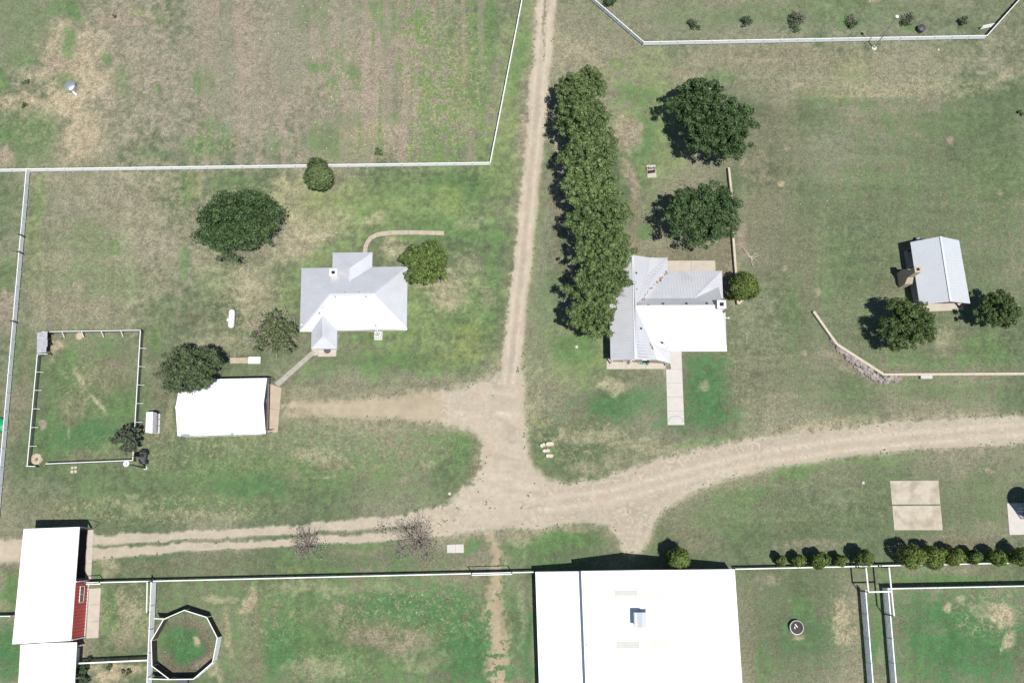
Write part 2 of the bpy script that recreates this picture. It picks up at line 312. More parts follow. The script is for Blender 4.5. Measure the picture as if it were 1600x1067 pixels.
BR = [ # colour, px, py, rx, ry, turn, strength
 # north-west pasture
 (tan, 380, 120, 420, 190, 0, 1), (greyg, 20, 60, 75, 90, 0, .9), (moss, 40, 40, 45, 60, 0, .5), (sand, 110, 110, 60, 90, .2, .75), (sand, 40, 160, 110, 16, 0, .8), (sand, 130, 215, 30, 50, .1, .8),
 (pink, 95, 95, 30, 16, 0, .7), (pink, 185, 30, 40, 22, 0, .6), (lush, 100, 10, 32, 16, 0, .75), (lush, 113, 65, 15, 22, .3, .8), (lush, 0, 120, 20, 30, 0, .7), (moss, 40, 90, 22, 14, 0, .7), (lush, 105, 128, 22, 15, .4, .65),
 (moss, 45, 205, 52, 38, 0, .85), (lush, 8, 212, 18, 14, 0, .7), (moss, 55, 245, 40, 20, 0, .6), (pink, 12, 245, 16, 14, 0, .8), (lush, 120, 22, 18, 12, .5, .6), (lush, 170, 88, 12, 10, .8, .7), (yel, 215, 18, 12, 8, 0, .5),
 (lush, 250, 32, 10, 8, 0, .6), (lush, 318, 125, 16, 22, .4, .75), (lush, 250, 140, 8, 9, 0, .6), (lush, 320, 152, 14, 10, 0, .6), (lush, 335, 195, 30, 12, .3, .7), (lush, 330, 228, 46, 22, -.15, .85), (moss, 240, 240, 30, 16, 0, .5),
 (moss, 195, 130, 16, 34, 0, .5), (pink, 385, 25, 20, 40, 0, .5), (pink, 395, 110, 20, 60, 0, .45), (greyg, 340, 90, 28, 120, 0, .45), (greyg, 440, 60, 22, 110, 0, .4), (pink, 460, 90, 18, 110, 0, .45), (greyg, 520, 30, 60, 40, 0, .4), (pink, 585, 100, 22, 90, 0, .55),
 (pink, 630, 90, 24, 110, 0, .45), (greyg, 612, 140, 14, 70, 0, .5), (lush, 598, 40, 8, 52, -.1, .85), (yel, 597, 12, 9, 16, 0, .6), (lush, 616, 40, 9, 24, 0, .6), (lush, 652, 24, 7, 9, 0, .7), (lush, 500, 100, 24, 11, .1, .75), (lush, 550, 112, 16, 18, 0, .8),
 (lush, 515, 130, 12, 10, 0, .6), (lush, 558, 136, 12, 9, 0, .6), (lush, 530, 85, 12, 14, 0, .5), (moss, 480, 25, 26, 24, 0, .5), (moss, 590, 12, 40, 12, 0, .5), (lush, 430, 225, 16, 16, 0, .5), (moss, 500, 215, 36, 22, 0, .7), (moss, 545, 190, 26, 20, 0, .7), (lush, 615, 185, 14, 10, 0, .5),
 (moss, 550, 235, 60, 16, 0, .7), (yel, 570, 215, 40, 22, 0, .45), (lush, 660, 130, 14, 26, 0, .7), (yel, 660, 150, 12, 24, 0, .5), (lush, 668, 180, 10, 20, 0, .7), (moss, 735, 120, 40, 130, .1, .85), (lush, 760, 50, 26, 60, .1, .65), (lush, 745, 120, 24, 60, .1, .5), (yel, 715, 120, 34, 80, 0, .4),
 (moss, 690, 220, 40, 30, 0, .7), (moss, 690, 60, 30, 50, 0, .6), (straw, 700, 190, 50, 30, 0, .3), (pink, 690, 165, 26, 18, 0, .4), (pink, 640, 225, 26, 30, 0, .5), (straw, 60, 170, 60, 12, 0, .4),
 # strip between pasture fence and road
 (lawn, 800, 120, 26, 140, .2, .95), (yel, 790, 205, 14, 30, .2, .5), (lush, 815, 90, 14, 60, .2, .5), (lawn, 775, 260, 40, 60, 0, .8), (straw, 812, 215, 9, 50, .15, .35),
 # west yard
 (dryg, 180, 400, 220, 150, 0, 1), (tan, 215, 310, 60, 60, 0, .6), (tan, 240, 370, 60, 40, 0, .5), (moss, 140, 380, 70, 40, 0, .55), (moss, 150, 440, 110, 30, 0, .5), (lawn, 60, 320, 14, 50, .1, .6), (lawn, 55, 380, 14, 60, .1, .45), (lush, 180, 380, 12, 14, 0, .6), (pink, 125, 447, 10, 8, 0, .6), (brown, 100, 480, 60, 20, 0, .4),
 (greyg, 15, 360, 30, 90, 0, .8), (moss, 10, 440, 18, 30, 0, .6), (pink, 12, 480, 20, 30, 0, .6), (moss, 10, 330, 22, 40, 0, .5), (lush, 288, 300, 8, 26, 0, .55), (yel, 300, 290, 16, 20, 0, .4), (lush, 290, 410, 9, 30, 0, .6), (moss, 340, 440, 30, 30, 0, .5), (straw, 375, 450, 40, 34, .3, .5), (moss, 270, 490, 50, 26, 0, .4), (straw, 330, 380, 30, 60, 0, .3),
 (brown, 300, 500, 30, 20, 0, .4), (straw, 400, 470, 40, 50, 0, .5), (pink, 395, 510, 24, 12, 0, .5), (lush, 360, 285, 36, 14, 0, .6), (straw, 250, 290, 30, 14, 0, .3),
 # house lawn, west
 (yel, 520, 320, 150, 50, 0, .55), (lawn, 640, 330, 150, 70, 0, .95), (lush, 715, 290, 50, 30, 0, .7), (lush, 700, 360, 90, 30, 0, .6), (straw, 500, 350, 60, 26, -.3, .55), (straw, 470, 380, 50, 26, -.4, .7), (straw, 590, 345, 24, 14, -.4, .6), (straw, 450, 330, 30, 60, 0, .45), (moss, 620, 290, 46, 22, 0, .5), (lawn, 500, 400, 70, 18, -.3, .7),
 (lawn, 455, 450, 18, 50, .2, .7), (lawn, 640, 500, 140, 90, 0, .95), (lush, 620, 570, 150, 24, 0, .7), (lush, 735, 480, 40, 60, 0, .5), (yel, 735, 525, 26, 36, 0, .75), (yel, 710, 560, 50, 16, 0, .45), (straw, 622, 388, 30, 14, 0, .7), (straw, 700, 450, 30, 34, .4, .7), (straw, 695, 470, 20, 14, 0, .6), (straw, 760, 465, 12, 20, 0, .5), (lush, 770, 420, 14, 70, 0, .6), (straw, 735, 425, 18, 40, 0, .35),
 (pink, 660, 445, 40, 10, 0, .4), (straw, 735, 345, 30, 10, -.2, .4), (yel, 700, 310, 26, 22, 0, .5), (brown, 605, 580, 14, 5, 0, .4), (lush, 560, 530, 60, 8, 0, .3), (moss, 480, 585, 30, 16, 0, .4),
 # garage yard and pen
 (straw, 350, 540, 60, 20, 0, .4), (brown, 255, 600, 22, 50, 0, .45), (moss, 245, 540, 20, 30, 0, .5), (lush, 241, 545, 8, 22, 0, .6), (brown, 240, 690, 30, 40, 0, .6), (sand, 268, 648, 8, 30, 0, .5), (pink, 240, 720, 24, 14, .3, .5),
 (moss, 140, 610, 85, 105, 0, .8), (brown, 170, 580, 40, 40, 0, .55), (brown, 120, 640, 24, 50, .5, .5), (lush, 110, 560, 14, 16, 0, .8), (lush, 170, 540, 28, 22, 0, .5), (lush, 95, 590, 16, 14, 0, .6), (lush, 85, 680, 36, 40, 0, .7), (vivid, 140, 680, 60, 26, 0, .75), (lush, 190, 640, 22, 40, 0, .5), (pink, 71, 662, 9, 9, 0, .95), (pink, 176, 570, 8, 8, 0, .7),
 (sand, 128, 595, 26, 4, 1.0, .7), (sand, 155, 630, 20, 3.5, .9, .8), (sand, 108, 670, 2, 26, 0, .6), (sand, 88, 537, 16, 8, 0, .8), (brown, 150, 712, 50, 8, 0, .6), (sand, 82, 545, 8, 14, 0, .6), (brown, 30, 620, 14, 110, .12, .5), (moss, 28, 560, 12, 60, .12, .5), (greyg, 5, 580, 12, 60, .1, .6), (pink, 18, 545, 5, 10, 0, .5),
 # strip south of garage
 ((117, 140, 95), 430, 730, 320, 70, 0, .95), (eg, 300, 700, 120, 50, 0, .6), (greyg, 480, 690, 130, 26, 0, .6), (straw, 490, 712, 40, 12, 0, .6), (brown, 520, 725, 34, 9, 0, .6), (brown, 455, 748, 16, 12, 0, .5), (straw, 505, 744, 22, 2.5, -.1, .5), (lush, 720, 700, 16, 34, -.3, .9), (lush, 690, 680, 40, 12, .2, .6), (straw, 665, 730, 14, 12, 0, .5), (pink, 630, 748, 14, 7, 0, .4),
 (brown, 740, 745, 10, 22, .4, .6), (greyg, 70, 760, 40, 22, 0, .6), (lush, 330, 740, 60, 26, 0, .4), (vivid, 400, 760, 60, 18, 0, .5), (moss, 250, 790, 200, 26, 0, .6), (straw, 290, 805, 110, 9, 0, .4), (straw, 200, 790, 50, 10, 0, .35), (brown, 80, 790, 40, 20, 0, .3), (straw, 560, 668, 80, 10, 0, .3), (greyg, 620, 780, 60, 14, 0, .3),
 (eg, 430, 880, 420, 22, -.03, .9), (brown, 300, 885, 150, 14, 0, .45), (lush, 560, 850, 60, 10, 0, .6), (moss, 470, 875, 60, 12, 0, .6), (yel, 460, 890, 26, 8, 0, .6), (lush, 740, 855, 26, 14, 0, .8), (straw, 170, 880, 24, 14, 0, .6), (lush, 152, 895, 6, 20, 0, .7), (brown, 690, 870, 40, 14, 0, .4), (lush, 820, 860, 60, 18, 0, .7), (lush, 900, 845, 50, 16, 0, .85), (straw, 810, 845, 20, 20, 0, .5), (straw, 880, 828, 70, 8, 0, .5),
 (lush, 850, 880, 40, 8, 0, .5), (lush, 15, 925, 24, 40, 0, .85), (pink, 5, 905, 8, 20, 0, .5), (vivid, 10, 1020, 26, 60, 0, 1), (straw, 10, 945, 14, 8, 0, .5),
 # south paddocks
 ((104, 136, 86), 560, 990, 310, 110, 0, 1), (vivid, 640, 950, 120, 36, 0, .75), (vivid, 440, 1010, 36, 50, 0, .7), (vivid, 740, 1020, 60, 60, 0, .85), (brown, 590, 995, 90, 28, 0, .75), (pink, 580, 1000, 30, 16, 0, .5), (pink, 645, 1010, 40, 18, -.4, .55), (vivid, 820, 1000, 16, 90, 0, .8), (straw, 816, 960, 8, 80, 0, .5), (straw, 480, 920, 60, 14, 0, .5), (pink, 528, 950, 8, 8, 0, .8), (sand, 390, 940, 14, 24, .3, .85),
 (brown, 400, 1000, 20, 70, 0, .5), (brown, 520, 960, 40, 22, 0, .4), (straw, 500, 1045, 50, 20, 0, .5), (straw, 670, 1035, 40, 12, -.2, .4), (straw, 590, 920, 60, 10, 0, .35), (moss, 320, 930, 60, 26, 0, .4), (sand, 340, 935, 30, 6, .2, .6), (sand, 356, 990, 7, 50, -.1, .55), (sand, 335, 1050, 10, 22, -.5, .6), (brown, 385, 1040, 24, 40, 0, .4), (vivid, 470, 990, 12, 12, 0, .3),
 (straw, 195, 960, 40, 50, 0, .65), (lush, 172, 950, 12, 46, 0, .85), (lush, 215, 985, 10, 16, 0, .6), (brown, 205, 1000, 30, 22, 0, .4), (sand, 180, 1052, 45, 18, 0, .95), (vivid, 245, 1045, 8, 26, 0, .5),
 ((124, 112, 99), 290, 1008, 50, 50, 0, 1), (pink, 318, 1030, 20, 18, 0, .4), (vivid, 284, 1002, 34, 32, .4, .95), (lush, 262, 1000, 20, 16, 0, .6), (vivid, 295, 1020, 24, 16, -.3, .8), (sand, 305, 1000, 6, 8, 0, .9),
 (eg, 1240, 980, 110, 110, 0, .95), (brown, 1170, 1000, 20, 80, 0, .45), (lush, 1255, 950, 26, 22, 0, .7), (vivid, 1270, 1000, 60, 40, 0, .45), (sand, 1315, 960, 12, 30, 0, .7), (sand, 1325, 995, 14, 14, 0, .6), (sand, 1247, 998, 11, 5, 0, .8), (pink, 1205, 905, 26, 10, 0, .5), (lush, 1190, 1040, 16, 40, 0, .6), (moss, 1365, 980, 20, 100, 0, .8), (pink, 1378, 1025, 8, 14, 0, .8),
 (vivid, 1500, 1000, 130, 95, 0, 1), (lush, 1480, 905, 130, 12, 0, .85), (moss, 1430, 1050, 40, 20, 0, .5), (sand, 1480, 948, 7, 9, 0, .9), (sand, 1500, 935, 12, 6, 0, .6), (sand, 1570, 960, 26, 16, .7, .85), (straw, 1545, 952, 30, 12, 0, .5), (sand, 1576, 1000, 12, 14, 0, .8), (brown, 1460, 985, 20, 8, 0, .35),
 # north-east
 (dryg, 900, 60, 50, 70, .3, .9), (straw, 900, 80, 34, 20, .3, .4), (straw, 925, 95, 40, 12, .3, .4), (greyg, 1250, 40, 320, 40, 0, .8), (moss, 1200, 20, 250, 24, 0, .55), (lush, 1330, 38, 22, 9, 0, .8), (lush, 1420, 42, 12, 9, 0, .7), (tan, 1570, 60, 40, 40, 0, .5), (pink, 1370, 2, 10, 5, 0, .8),
 (dryg, 1300, 105, 400, 40, 0, .95), (yel, 1330, 110, 40, 26, 0, .35), (lush, 965, 98, 16, 10, 0, .6), (yel, 965, 100, 8, 6, 0, .6), (brown, 1220, 95, 120, 18, 0, .3), (lush, 1120, 120, 40, 12, 0, .6), (straw, 1060, 115, 60, 8, .1, .5), (straw, 1420, 138, 130, 14, 0, .6), (straw, 1560, 125, 40, 10, -.2, .5), (sand, 1252, 133, 10, 6, 0, .9), (yel, 1300, 150, 60, 10, 0, .35), (lush, 1290, 160, 70, 6, 0, .5), (sand, 1370, 150, 100, 3, 0, .5),
 (eg, 1380, 400, 300, 240, 0, .95), (eg, 1500, 250, 140, 100, 0, .9), (moss, 1440, 190, 140, 26, 0, .5), (moss, 1380, 290, 80, 40, 0, .35), (moss, 1560, 300, 60, 90, 0, .5), (moss, 1310, 420, 60, 60, 0, .4), (brown, 1215, 230, 50, 90, 0, .4), (brown, 1200, 360, 40, 120, 0, .45), (brown, 1260, 420, 26, 90, 0, .35), (greyg, 1300, 230, 40, 40, 0, .5), (pink, 1484, 220, 9, 8, 0, .9), (sand, 1219, 289, 6, 5, 0, .9), (pink, 1564, 303, 6, 6, 0, .7), (pink, 1228, 230, 5, 5, 0, .7), (pink, 1228, 418, 6, 5, 0, .6), (pink, 1278, 455, 6, 6, 0, .7), (sand, 1259, 550, 6, 6, 0, .6),
 (pink, 1160, 375, 16, 30, 0, .6), (pink, 1175, 255, 30, 30, 0, .4), (greyg, 1180, 500, 40, 60, 0, .6), (brown, 1180, 590, 60, 60, 0, .3), (moss, 1260, 600, 60, 40, 0, .3), (brown, 1390, 450, 26, 26, 0, .4), (straw, 1475, 530, 14, 22, 0, .5), (lush, 1540, 550, 50, 26, 0, .6), (lush, 1440, 560, 60, 14, 0, .5), (lush, 1240, 480, 12, 50, 0, .3), (moss, 1450, 610, 150, 22, 0, .5), (straw, 1280, 665, 60, 9, -.15, .55), (straw, 1430, 650, 100, 5, -.05, .5), (straw, 1030, 705, 90, 9, -.2, .6), (pink, 1230, 620, 20, 14, 0, .3),
 # house lawn, east
 (lawn, 1020, 190, 60, 130, 0, .8), (lush, 990, 150, 36, 22, 0, .6), (vivid, 1005, 215, 24, 40, 0, .45), (pink, 985, 210, 22, 24, 0, .85), (pink, 988, 280, 12, 46, -.1, .85), (brown, 1000, 340, 16, 50, 0, .6), (lush, 1012, 360, 12, 16, 0, .8), (brown, 1080, 400, 60, 14, 0, .5), (yel, 945, 120, 26, 12, 0, .4), (brown, 1130, 400, 14, 50, 0, .7), (pink, 1145, 440, 14, 40, 0, .6),
 (greyg, 848, 400, 22, 190, .08, .9), (moss, 842, 330, 9, 80, .06, .7), (lush, 828, 430, 9, 90, .1, .4), (pink, 872, 280, 7, 90, -.05, .85), (pink, 890, 400, 8, 60, -.1, .8), (pink, 935, 545, 14, 14, 0, .6), (brown, 868, 350, 8, 110, -.06, .5), (moss, 860, 480, 30, 60, 0, .5),
 (lawn, 900, 560, 80, 60, 0, .8), (vivid, 960, 630, 85, 34, 0, .8), (lush, 890, 545, 40, 26, 0, .7), (vivid, 1105, 600, 38, 60, 0, .8), (vivid, 1090, 655, 70, 22, 0, .75), (straw, 955, 598, 34, 14, 0, .85), (straw, 920, 680, 60, 14, 0, .6), (straw, 1000, 690, 50, 12, 0, .5), (greyg, 845, 580, 26, 70, 0, .6), (straw, 840, 640, 22, 40, 0, .5), (yel, 845, 660, 14, 16, 0, .4), (straw, 1100, 602, 9, 10, 0, .6), (moss, 860, 710, 26, 26, 0, .7), (straw, 915, 730, 34, 14, -.1, .6), (lush, 1110, 690, 60, 8, -.15, .6), (brown, 905, 640, 18, 10, 0, .45),
 # east strip between road and junipers
 (eg, 1330, 790, 290, 70, 0, .95), (lush, 1240, 735, 40, 16, -.2, .8), (lush, 1350, 720, 120, 12, -.1, .6), (greyg, 1300, 770, 80, 26, 0, .4), (moss, 1540, 770, 40, 50, 0, .4), (brown, 1080, 830, 50, 30, .3, .4), (moss, 1140, 810, 60, 34, 0, .5), (pink, 1270, 850, 60, 12, 0, .4), (brown, 1490, 850, 120, 16, 0, .6), (pink, 1547, 735, 9, 6, 0, .6), (lush, 1170, 770, 50, 14, -.2, .5), (moss, 1380, 740, 30, 16, 0, .3), (pink, 1360, 585, 0.1, 0.1, 0, 0), (pink, 1330, 570, 60, 10, .55, .5),
]
def field(x, y):
    """surveyed surface colours (albedo) and fleck strength at places x, y"""
    px, py = to_px(x, y)
    n1 = fbm(x * .35, y * .35, 4, 1); n2 = fbm(x * 1.3, y * 1.3, 3, 5); n3 = vn(x * 3.2, y * 3.2, 9); nl = fbm(x * .09, y * .09, 3, 3)
    wx = (fbm(x * .28, y * .28, 3, 21) - .5) * 26 + (n2 - .5) * 12; wy = (fbm(x * .28, y * .28, 3, 31) - .5) * 26 + (fbm(x * 1.3, y * 1.3, 3, 15) - .5) * 12
    col = np.empty(x.shape + (3,)); col[:] = dryg
    t = np.clip((nl - .35) * 3, 0, 1)[..., None]; col = col * (1 - t) + np.array(eg) * t
    for c, bx, by, rx, ry, ang, st in BR:
        if st == 0: continue
        k = 1.7 * max(rx, ry) + 30
        m = np.nonzero((abs(px - bx) < k) & (abs(py - by) < k))
        if not len(m[0]): continue
        s = min(1, min(rx, ry) / 14)
        ux, uy = px[m] - bx + wx[m] * s, py[m] - by + wy[m] * s; ca, sa = math.cos(ang), math.sin(ang)
        d = np.hypot((ux * ca + uy * sa) / rx, (-ux * sa + uy * ca) / ry)
        soft = 1.35 if max(rx, ry) > 60 else 1.9
        a = np.clip((1.12 - d) * soft + (n2[m] - .5) * 1.5 + (n1[m] - .5) * .9, 0, 1) * st
        a = (a * (.72 + .28 * (n3[m] > .42)))[..., None]
        col[m] = col[m] * (1 - a) + np.array(c) * a
    sat = col[..., 1] - col[..., 0]                              # greener places are smoother lawn
    fleck = np.clip(.85 - sat / 40, .35, 1)
    col *= (1 + (n2 - .5) * .22 + (n3 - .5) * .15 + (n1 - .5) * .08)[..., None]
    # mower and plough lines
    vx = fbm(px * .085, py * .006, 3, 61); vy = fbm(px * .007 + 3, py * .11, 3, 67); vd = fbm(px * .02 + py * .012, py * .16 - px * .01, 3, 71)
    nw = np.clip((766 - px) / 4, 0, 1) * np.clip((262 - py) / 4, 0, 1) * np.clip((px - 200) / 120, 0, 1)
    g = (nw * np.clip((vx - .52) * 7, 0, 1) * .5)[..., None]; col = col * (1 - g) + np.array((150, 151, 131)) * g
    g = (nw * np.clip((.46 - vx) * 7, 0, 1) * .45)[..., None]; col = col * (1 - g) + np.array((176, 160, 145)) * g
    g = (nw * np.clip((px - 440) / 60, 0, 1) * np.clip((vx - .46) * 8, 0, 1) * np.clip((n2 - .49) * 12, 0, 1) * np.clip((px - 380) / 250, .3, 1) * .9)[..., None]; col = col * (1 - g) + np.array((120, 150, 90)) * g
    lawnm = ((px > 300) & (px < 790) & (py > 262) & (py < 610)) * 1.0; yard = ((px > 45) & (px < 300) & (py > 270) & (py < 520)) * 1.0
    fieldm = ((px > 1140) & (py > 70) & (py < 880)) * 1.0; south = (py > 890) * 1.0
    col *= (1 + (lawnm * .16 + fieldm * .10 + south * .06 + yard * .10) * (vy - .5) + (yard * .16 + fieldm * .10 + south * .10) * (vx - .5) + fieldm * .10 * (vd - .5))[..., None]
    return px, py, col, fleck, (n1, n2, n3, wx, wy)
NET = [(700, 120, 75, 135, 1), (600, 220, 70, 36, 1), (330, 225, 45, 25, .9), (545, 120, 60, 60, .7), (1420, 138, 140, 20, 1), (1300, 110, 200, 40, .5), (490, 712, 50, 18, 1), (560, 700, 200, 45, .6), (640, 960, 150, 50, .7), (420, 960, 60, 60, .6), (130, 600, 40, 50, .8), (1545, 960, 60, 40, 1), (250, 795, 200, 24, .9), (290, 700, 150, 45, .7),
       (1320, 970, 30, 50, 1), (150, 440, 130, 90, .6), (230, 330, 90, 60, .7), (390, 470, 70, 70, .9), (720, 450, 60, 50, .7), (900, 90, 60, 40, .8), (920, 690, 90, 40, .8), (1180, 550, 60, 120, .5), (1270, 668, 90, 16, 1), (1450, 420, 250, 220, .3), (700, 560, 90, 40, .3), (100, 160, 120, 110, .6), (200, 960, 50, 50, .8), (1250, 780, 200, 50, .4), (520, 1040, 80, 30, .7), (840, 630, 40, 80, .7)]
def netmask(px, py):
    m = np.zeros(px.shape)
    for x, y, a, b, k in NET: m = np.maximum(m, k * np.clip((1.2 - np.hypot((px - x) / a, (py - y) / b)) * 2, 0, 1))
    return m
def softpoly(x, y, poly, r):
    t = 0
    for k in range(8): t = t + inpoly(x + r * math.cos(k * .7854), y + r * math.sin(k * .7854), poly)
    for k in range(4): t = t + inpoly(x + r * .45 * math.cos(k * 1.571), y + r * .45 * math.sin(k * 1.571), poly)
    return t / 12.0
def roads(px, py, nz):
    n1, n2, n3, wx, wy = nz
    qx, qy = px + wx * .22 + (n3 - .5) * 4, py + wy * .22 + (n2 - .5) * 5
    main = linefield(qx, qy, MAIN); mid = np.exp(-((qx - np.interp(qy, [0, 80, 180, 270], [853, 849, 839, 830])) / 3.0) ** 2) * np.clip((150 - qy) / 90, 0, 1)
    main = main - mid * 1.6 * (n2 + .3)
    j = softpoly(qx, qy, JUNC, 8); j = j + (n3 - .5) * .55 * (j > .05) + (n2 - .5) * .9 * (j > .05) * (j < .98)
    # driveway thins to wheel tracks beside the garage
    drv = np.clip((560 - qx) / 120, 0, 1) * (qy > 600) * (qy < 665)
    stripe = np.maximum(np.exp(-((qy - 632) / 5.5) ** 2), np.exp(-((qy - 650) / 5.0) ** 2))
    j = j * np.where(drv > 0, np.clip(1 - drv + stripe * (1.3 - drv * .6) - (n2 - .5) * drv * 1.2, 0, 1), 1)
    trk = np.maximum(np.maximum(linefield(qx, qy, TRK1), linefield(qx, qy, TRK2)), linefield(qx, qy, TRKW))
    snd = linefield(px + wx * .6, py + wy * .6, SAND) * (1 - .9 * (n2 > .60)) + (n3 - .62) * .3
    return main, j, trk, snd
def aux_paint(px, py, col, fl, nz):
    """bare soil fading into the grass around the worn road core"""
    n1, n2, n3, wx, wy = nz
    main, j, trk, snd = roads(px, py, nz); sm = lambda v: v * v * (3 - 2 * v)
    wide = np.maximum(np.clip((main + 1.0) / 1.0, 0, 1) * .35, softpoly(px + wx * .5, py + wy * .5, JUNC, 24) * .55)
    wide = np.clip(wide * (.2 + 1.6 * n2 * (n1 + .3)), 0, .8)[..., None]; col[:] = col * (1 - wide) + np.array((184, 172, 139)) * wide
    js = softpoly(px + wx * .22 + (n3 - .5) * 4, py + wy * .22 + (n2 - .5) * 5, JUNC, 9)
    drv = np.clip((640 - px) / 200, 0, 1) * (py > 600) * (py < 672)
    stripe = np.maximum(np.exp(-((py - 632) / 6.0) ** 2), np.exp(-((py - 650) / 5.5) ** 2))
    js = js * (1 - drv * (.62 - .42 * stripe))
    e = np.maximum.reduce([sm(np.clip((main + .22) / .55, 0, 1)), sm(np.clip((trk + .25) / .6, 0, 1)), sm(np.clip((snd + .1) / .7, 0, 1)) * (.5 + .42 * (n2 < .56)), sm(np.clip(js * 1.15, 0, 1))])
    e = np.clip(e + (n2 - .5 + (n3 - .5) * .5) * 3.2 * e * (1 - e), 0, 1)
    rc = np.where((py > 835)[..., None] & (abs(px - 776) < 40)[..., None], np.array((190, 175, 146)), np.where(((px < 690) & (py < 690))[..., None], np.array((198, 184, 158)), np.array(road)))
    rc = rc * (1 + (n1 - .5) * .12 + (n2 - .5) * .10)[..., None]
    fl *= (1 - .85 * e); e = e[..., None]; col[:] = col * (1 - e) + rc * e
    return main, j, trk, snd
def albedo(c):
    c = np.clip(c, 2, 250) / 255; return ((c + .055) / 1.055) ** 2.4 / KEXP

gx = np.arange(-86, 86.01, .2); gy = np.arange(-26, 88.01, .2)
ext = np.array([4, 10, 22, 45, 90, 180, 400, 900, 2000, 4500.])
gx = np.concatenate([gx[0] - ext[::-1], gx, gx[-1] + ext]); gy = np.concatenate([gy[0] - ext[::-1], gy, gy[-1] + ext])
XX, YY = np.meshgrid(gx, gy)
px, py, colg, fl, nz = field(XX, YY); aux_paint(px, py, colg, fl, nz)
V = np.stack([XX, YY, np.zeros_like(XX)], -1).reshape(-1, 3)
nyy, nxx = XX.shape; idx = np.arange(nyy * nxx).reshape(nyy, nxx)
Fq = np.stack([idx[:-1, :-1], idx[:-1, 1:], idx[1:, 1:], idx[1:, :-1]], -1).reshape(-1, 4)
GCOL = albedo(colg)
gm = np_mesh('ground', V, Fq, GRASS, np.concatenate([GCOL, fl[..., None]], -1).reshape(-1, 4))
at = gm.attributes.new('Net', 'FLOAT', 'POINT'); at.data.foreach_set('value', netmask(px, py).astype(np.float32).ravel())
ground = bpy.data.objects.new('ground', gm); link(ground); tag(ground, 'dry grassland and lawns seen from above', 'ground', kind='structure')

# roads: ragged sheets of packed dirt, cells of 0.125 m
st = .125; rx_ = np.arange(-84, 84, st); ry_ = np.arange(-26, 87, st); XC, YC = np.meshgrid(rx_ + st / 2, ry_ + st / 2)
pxc, pyc = to_px(XC, YC)
n1c = fbm(XC * .35, YC * .35, 4, 1); n2c = fbm(XC * 1.3, YC * 1.3, 3, 5); n3c = vn(XC * 3.2, YC * 3.2, 9)
wxc = (fbm(XC * .28, YC * .28, 3, 21) - .5) * 26 + (n2c - .5) * 12; wyc = (fbm(XC * .28, YC * .28, 3, 31) - .5) * 26 + (fbm(XC * 1.3, YC * 1.3, 3, 15) - .5) * 12
main, jn, trk, snd = roads(pxc, pyc, (n1c, n2c, n3c, wxc, wyc))
taken = np.zeros(XC.shape, bool)
def sheet(name, mask, base, label, z, trackf=None):
    global taken
    mask = mask & ~taken; taken |= mask; iy, ix = np.nonzero(mask)
    H, W = XC.shape; cid = lambda a, b: a * (W + 1) + b
    corners = np.stack([cid(iy, ix), cid(iy, ix + 1), cid(iy + 1, ix + 1), cid(iy + 1, ix)], -1)
    u, inv = np.unique(corners.ravel(), return_inverse=True)
    vx = rx_[0] + (u % (W + 1)) * st; vy = ry_[0] + (u // (W + 1)) * st
    a1 = fbm(vx * .5, vy * .5, 4, 41); a2 = fbm(vx * 2.2, vy * 2.2, 3, 45); p, q = to_px(vx, vy)
    c = np.empty((len(u), 3)); c[:] = base
    c *= (1 + (a1 - .5) * .14 + (a2 - .5) * .09)[:, None]
    if trackf is not None: c *= (1 + trackf(p, q, a1))[:, None]
    pk = np.clip((a1 - .55) * 4, 0, 1)[:, None] * .35; c = c * (1 - pk) + np.array((188, 160, 138)) * pk
    V = np.stack([vx, vy, np.full(len(u), z)], -1)
    me = np_mesh(name, V, inv.reshape(-1, 4), DIRT, np.concatenate([albedo(c), np.full((len(u), 1), .8)], -1))
    o = bpy.data.objects.new(name, me); link(o); tag(o, label, 'road', kind='structure'); return o
def tracks_main(p, q, a):
    cx = np.interp(q, [0, 180, 270, 400, 530, 640], [854, 838, 830, 818, 803, 791])
    t = np.exp(-((p - cx + 8 + 4 * (a - .5)) / 4.5) ** 2) + np.exp(-((p - cx - 7 + 4 * (a - .5)) / 4.5) ** 2)
    # east road ruts follow its bend
    ey = np.interp(p, [830, 950, 1050, 1150, 1300, 1450, 1600], [790, 775, 748, 722, 697, 682, 670])
    t2 = np.exp(-((q - ey + 8) / 5) ** 2) + np.exp(-((q - ey - 9) / 5) ** 2)
    return np.where(q < 600, .11 * (t - .5), np.where(p > 850, .10 * (t2 - .5), .16 * (fbm(p * .025 + q * .004, q * .10 - p * .012, 3, 77) - .5)))
rag = (n2c - .5) * .5
sheet('dirt_road', (main + rag * .4 > .45) | ((jn > .93) & (pxc > 700)), road, 'pale dirt road with junction and bend to the east', .006, tracks_main)
sheet('garage_driveway', (jn + rag * .3 > .93 + .6 * np.clip((700 - pxc) / 100, 0, 1)), (202, 187, 162), 'dirt driveway leading to the white garage', .006)
sheet('farm_track', (trk + rag * .5 > .42), (209, 197, 176), 'two wheel tracks of pale dirt leading to the red barn', .006)
sheet('sandy_path', (snd + rag > .62) & (pyc < 1140), (192, 177, 148), 'sandy path crossing the south paddock', .006)

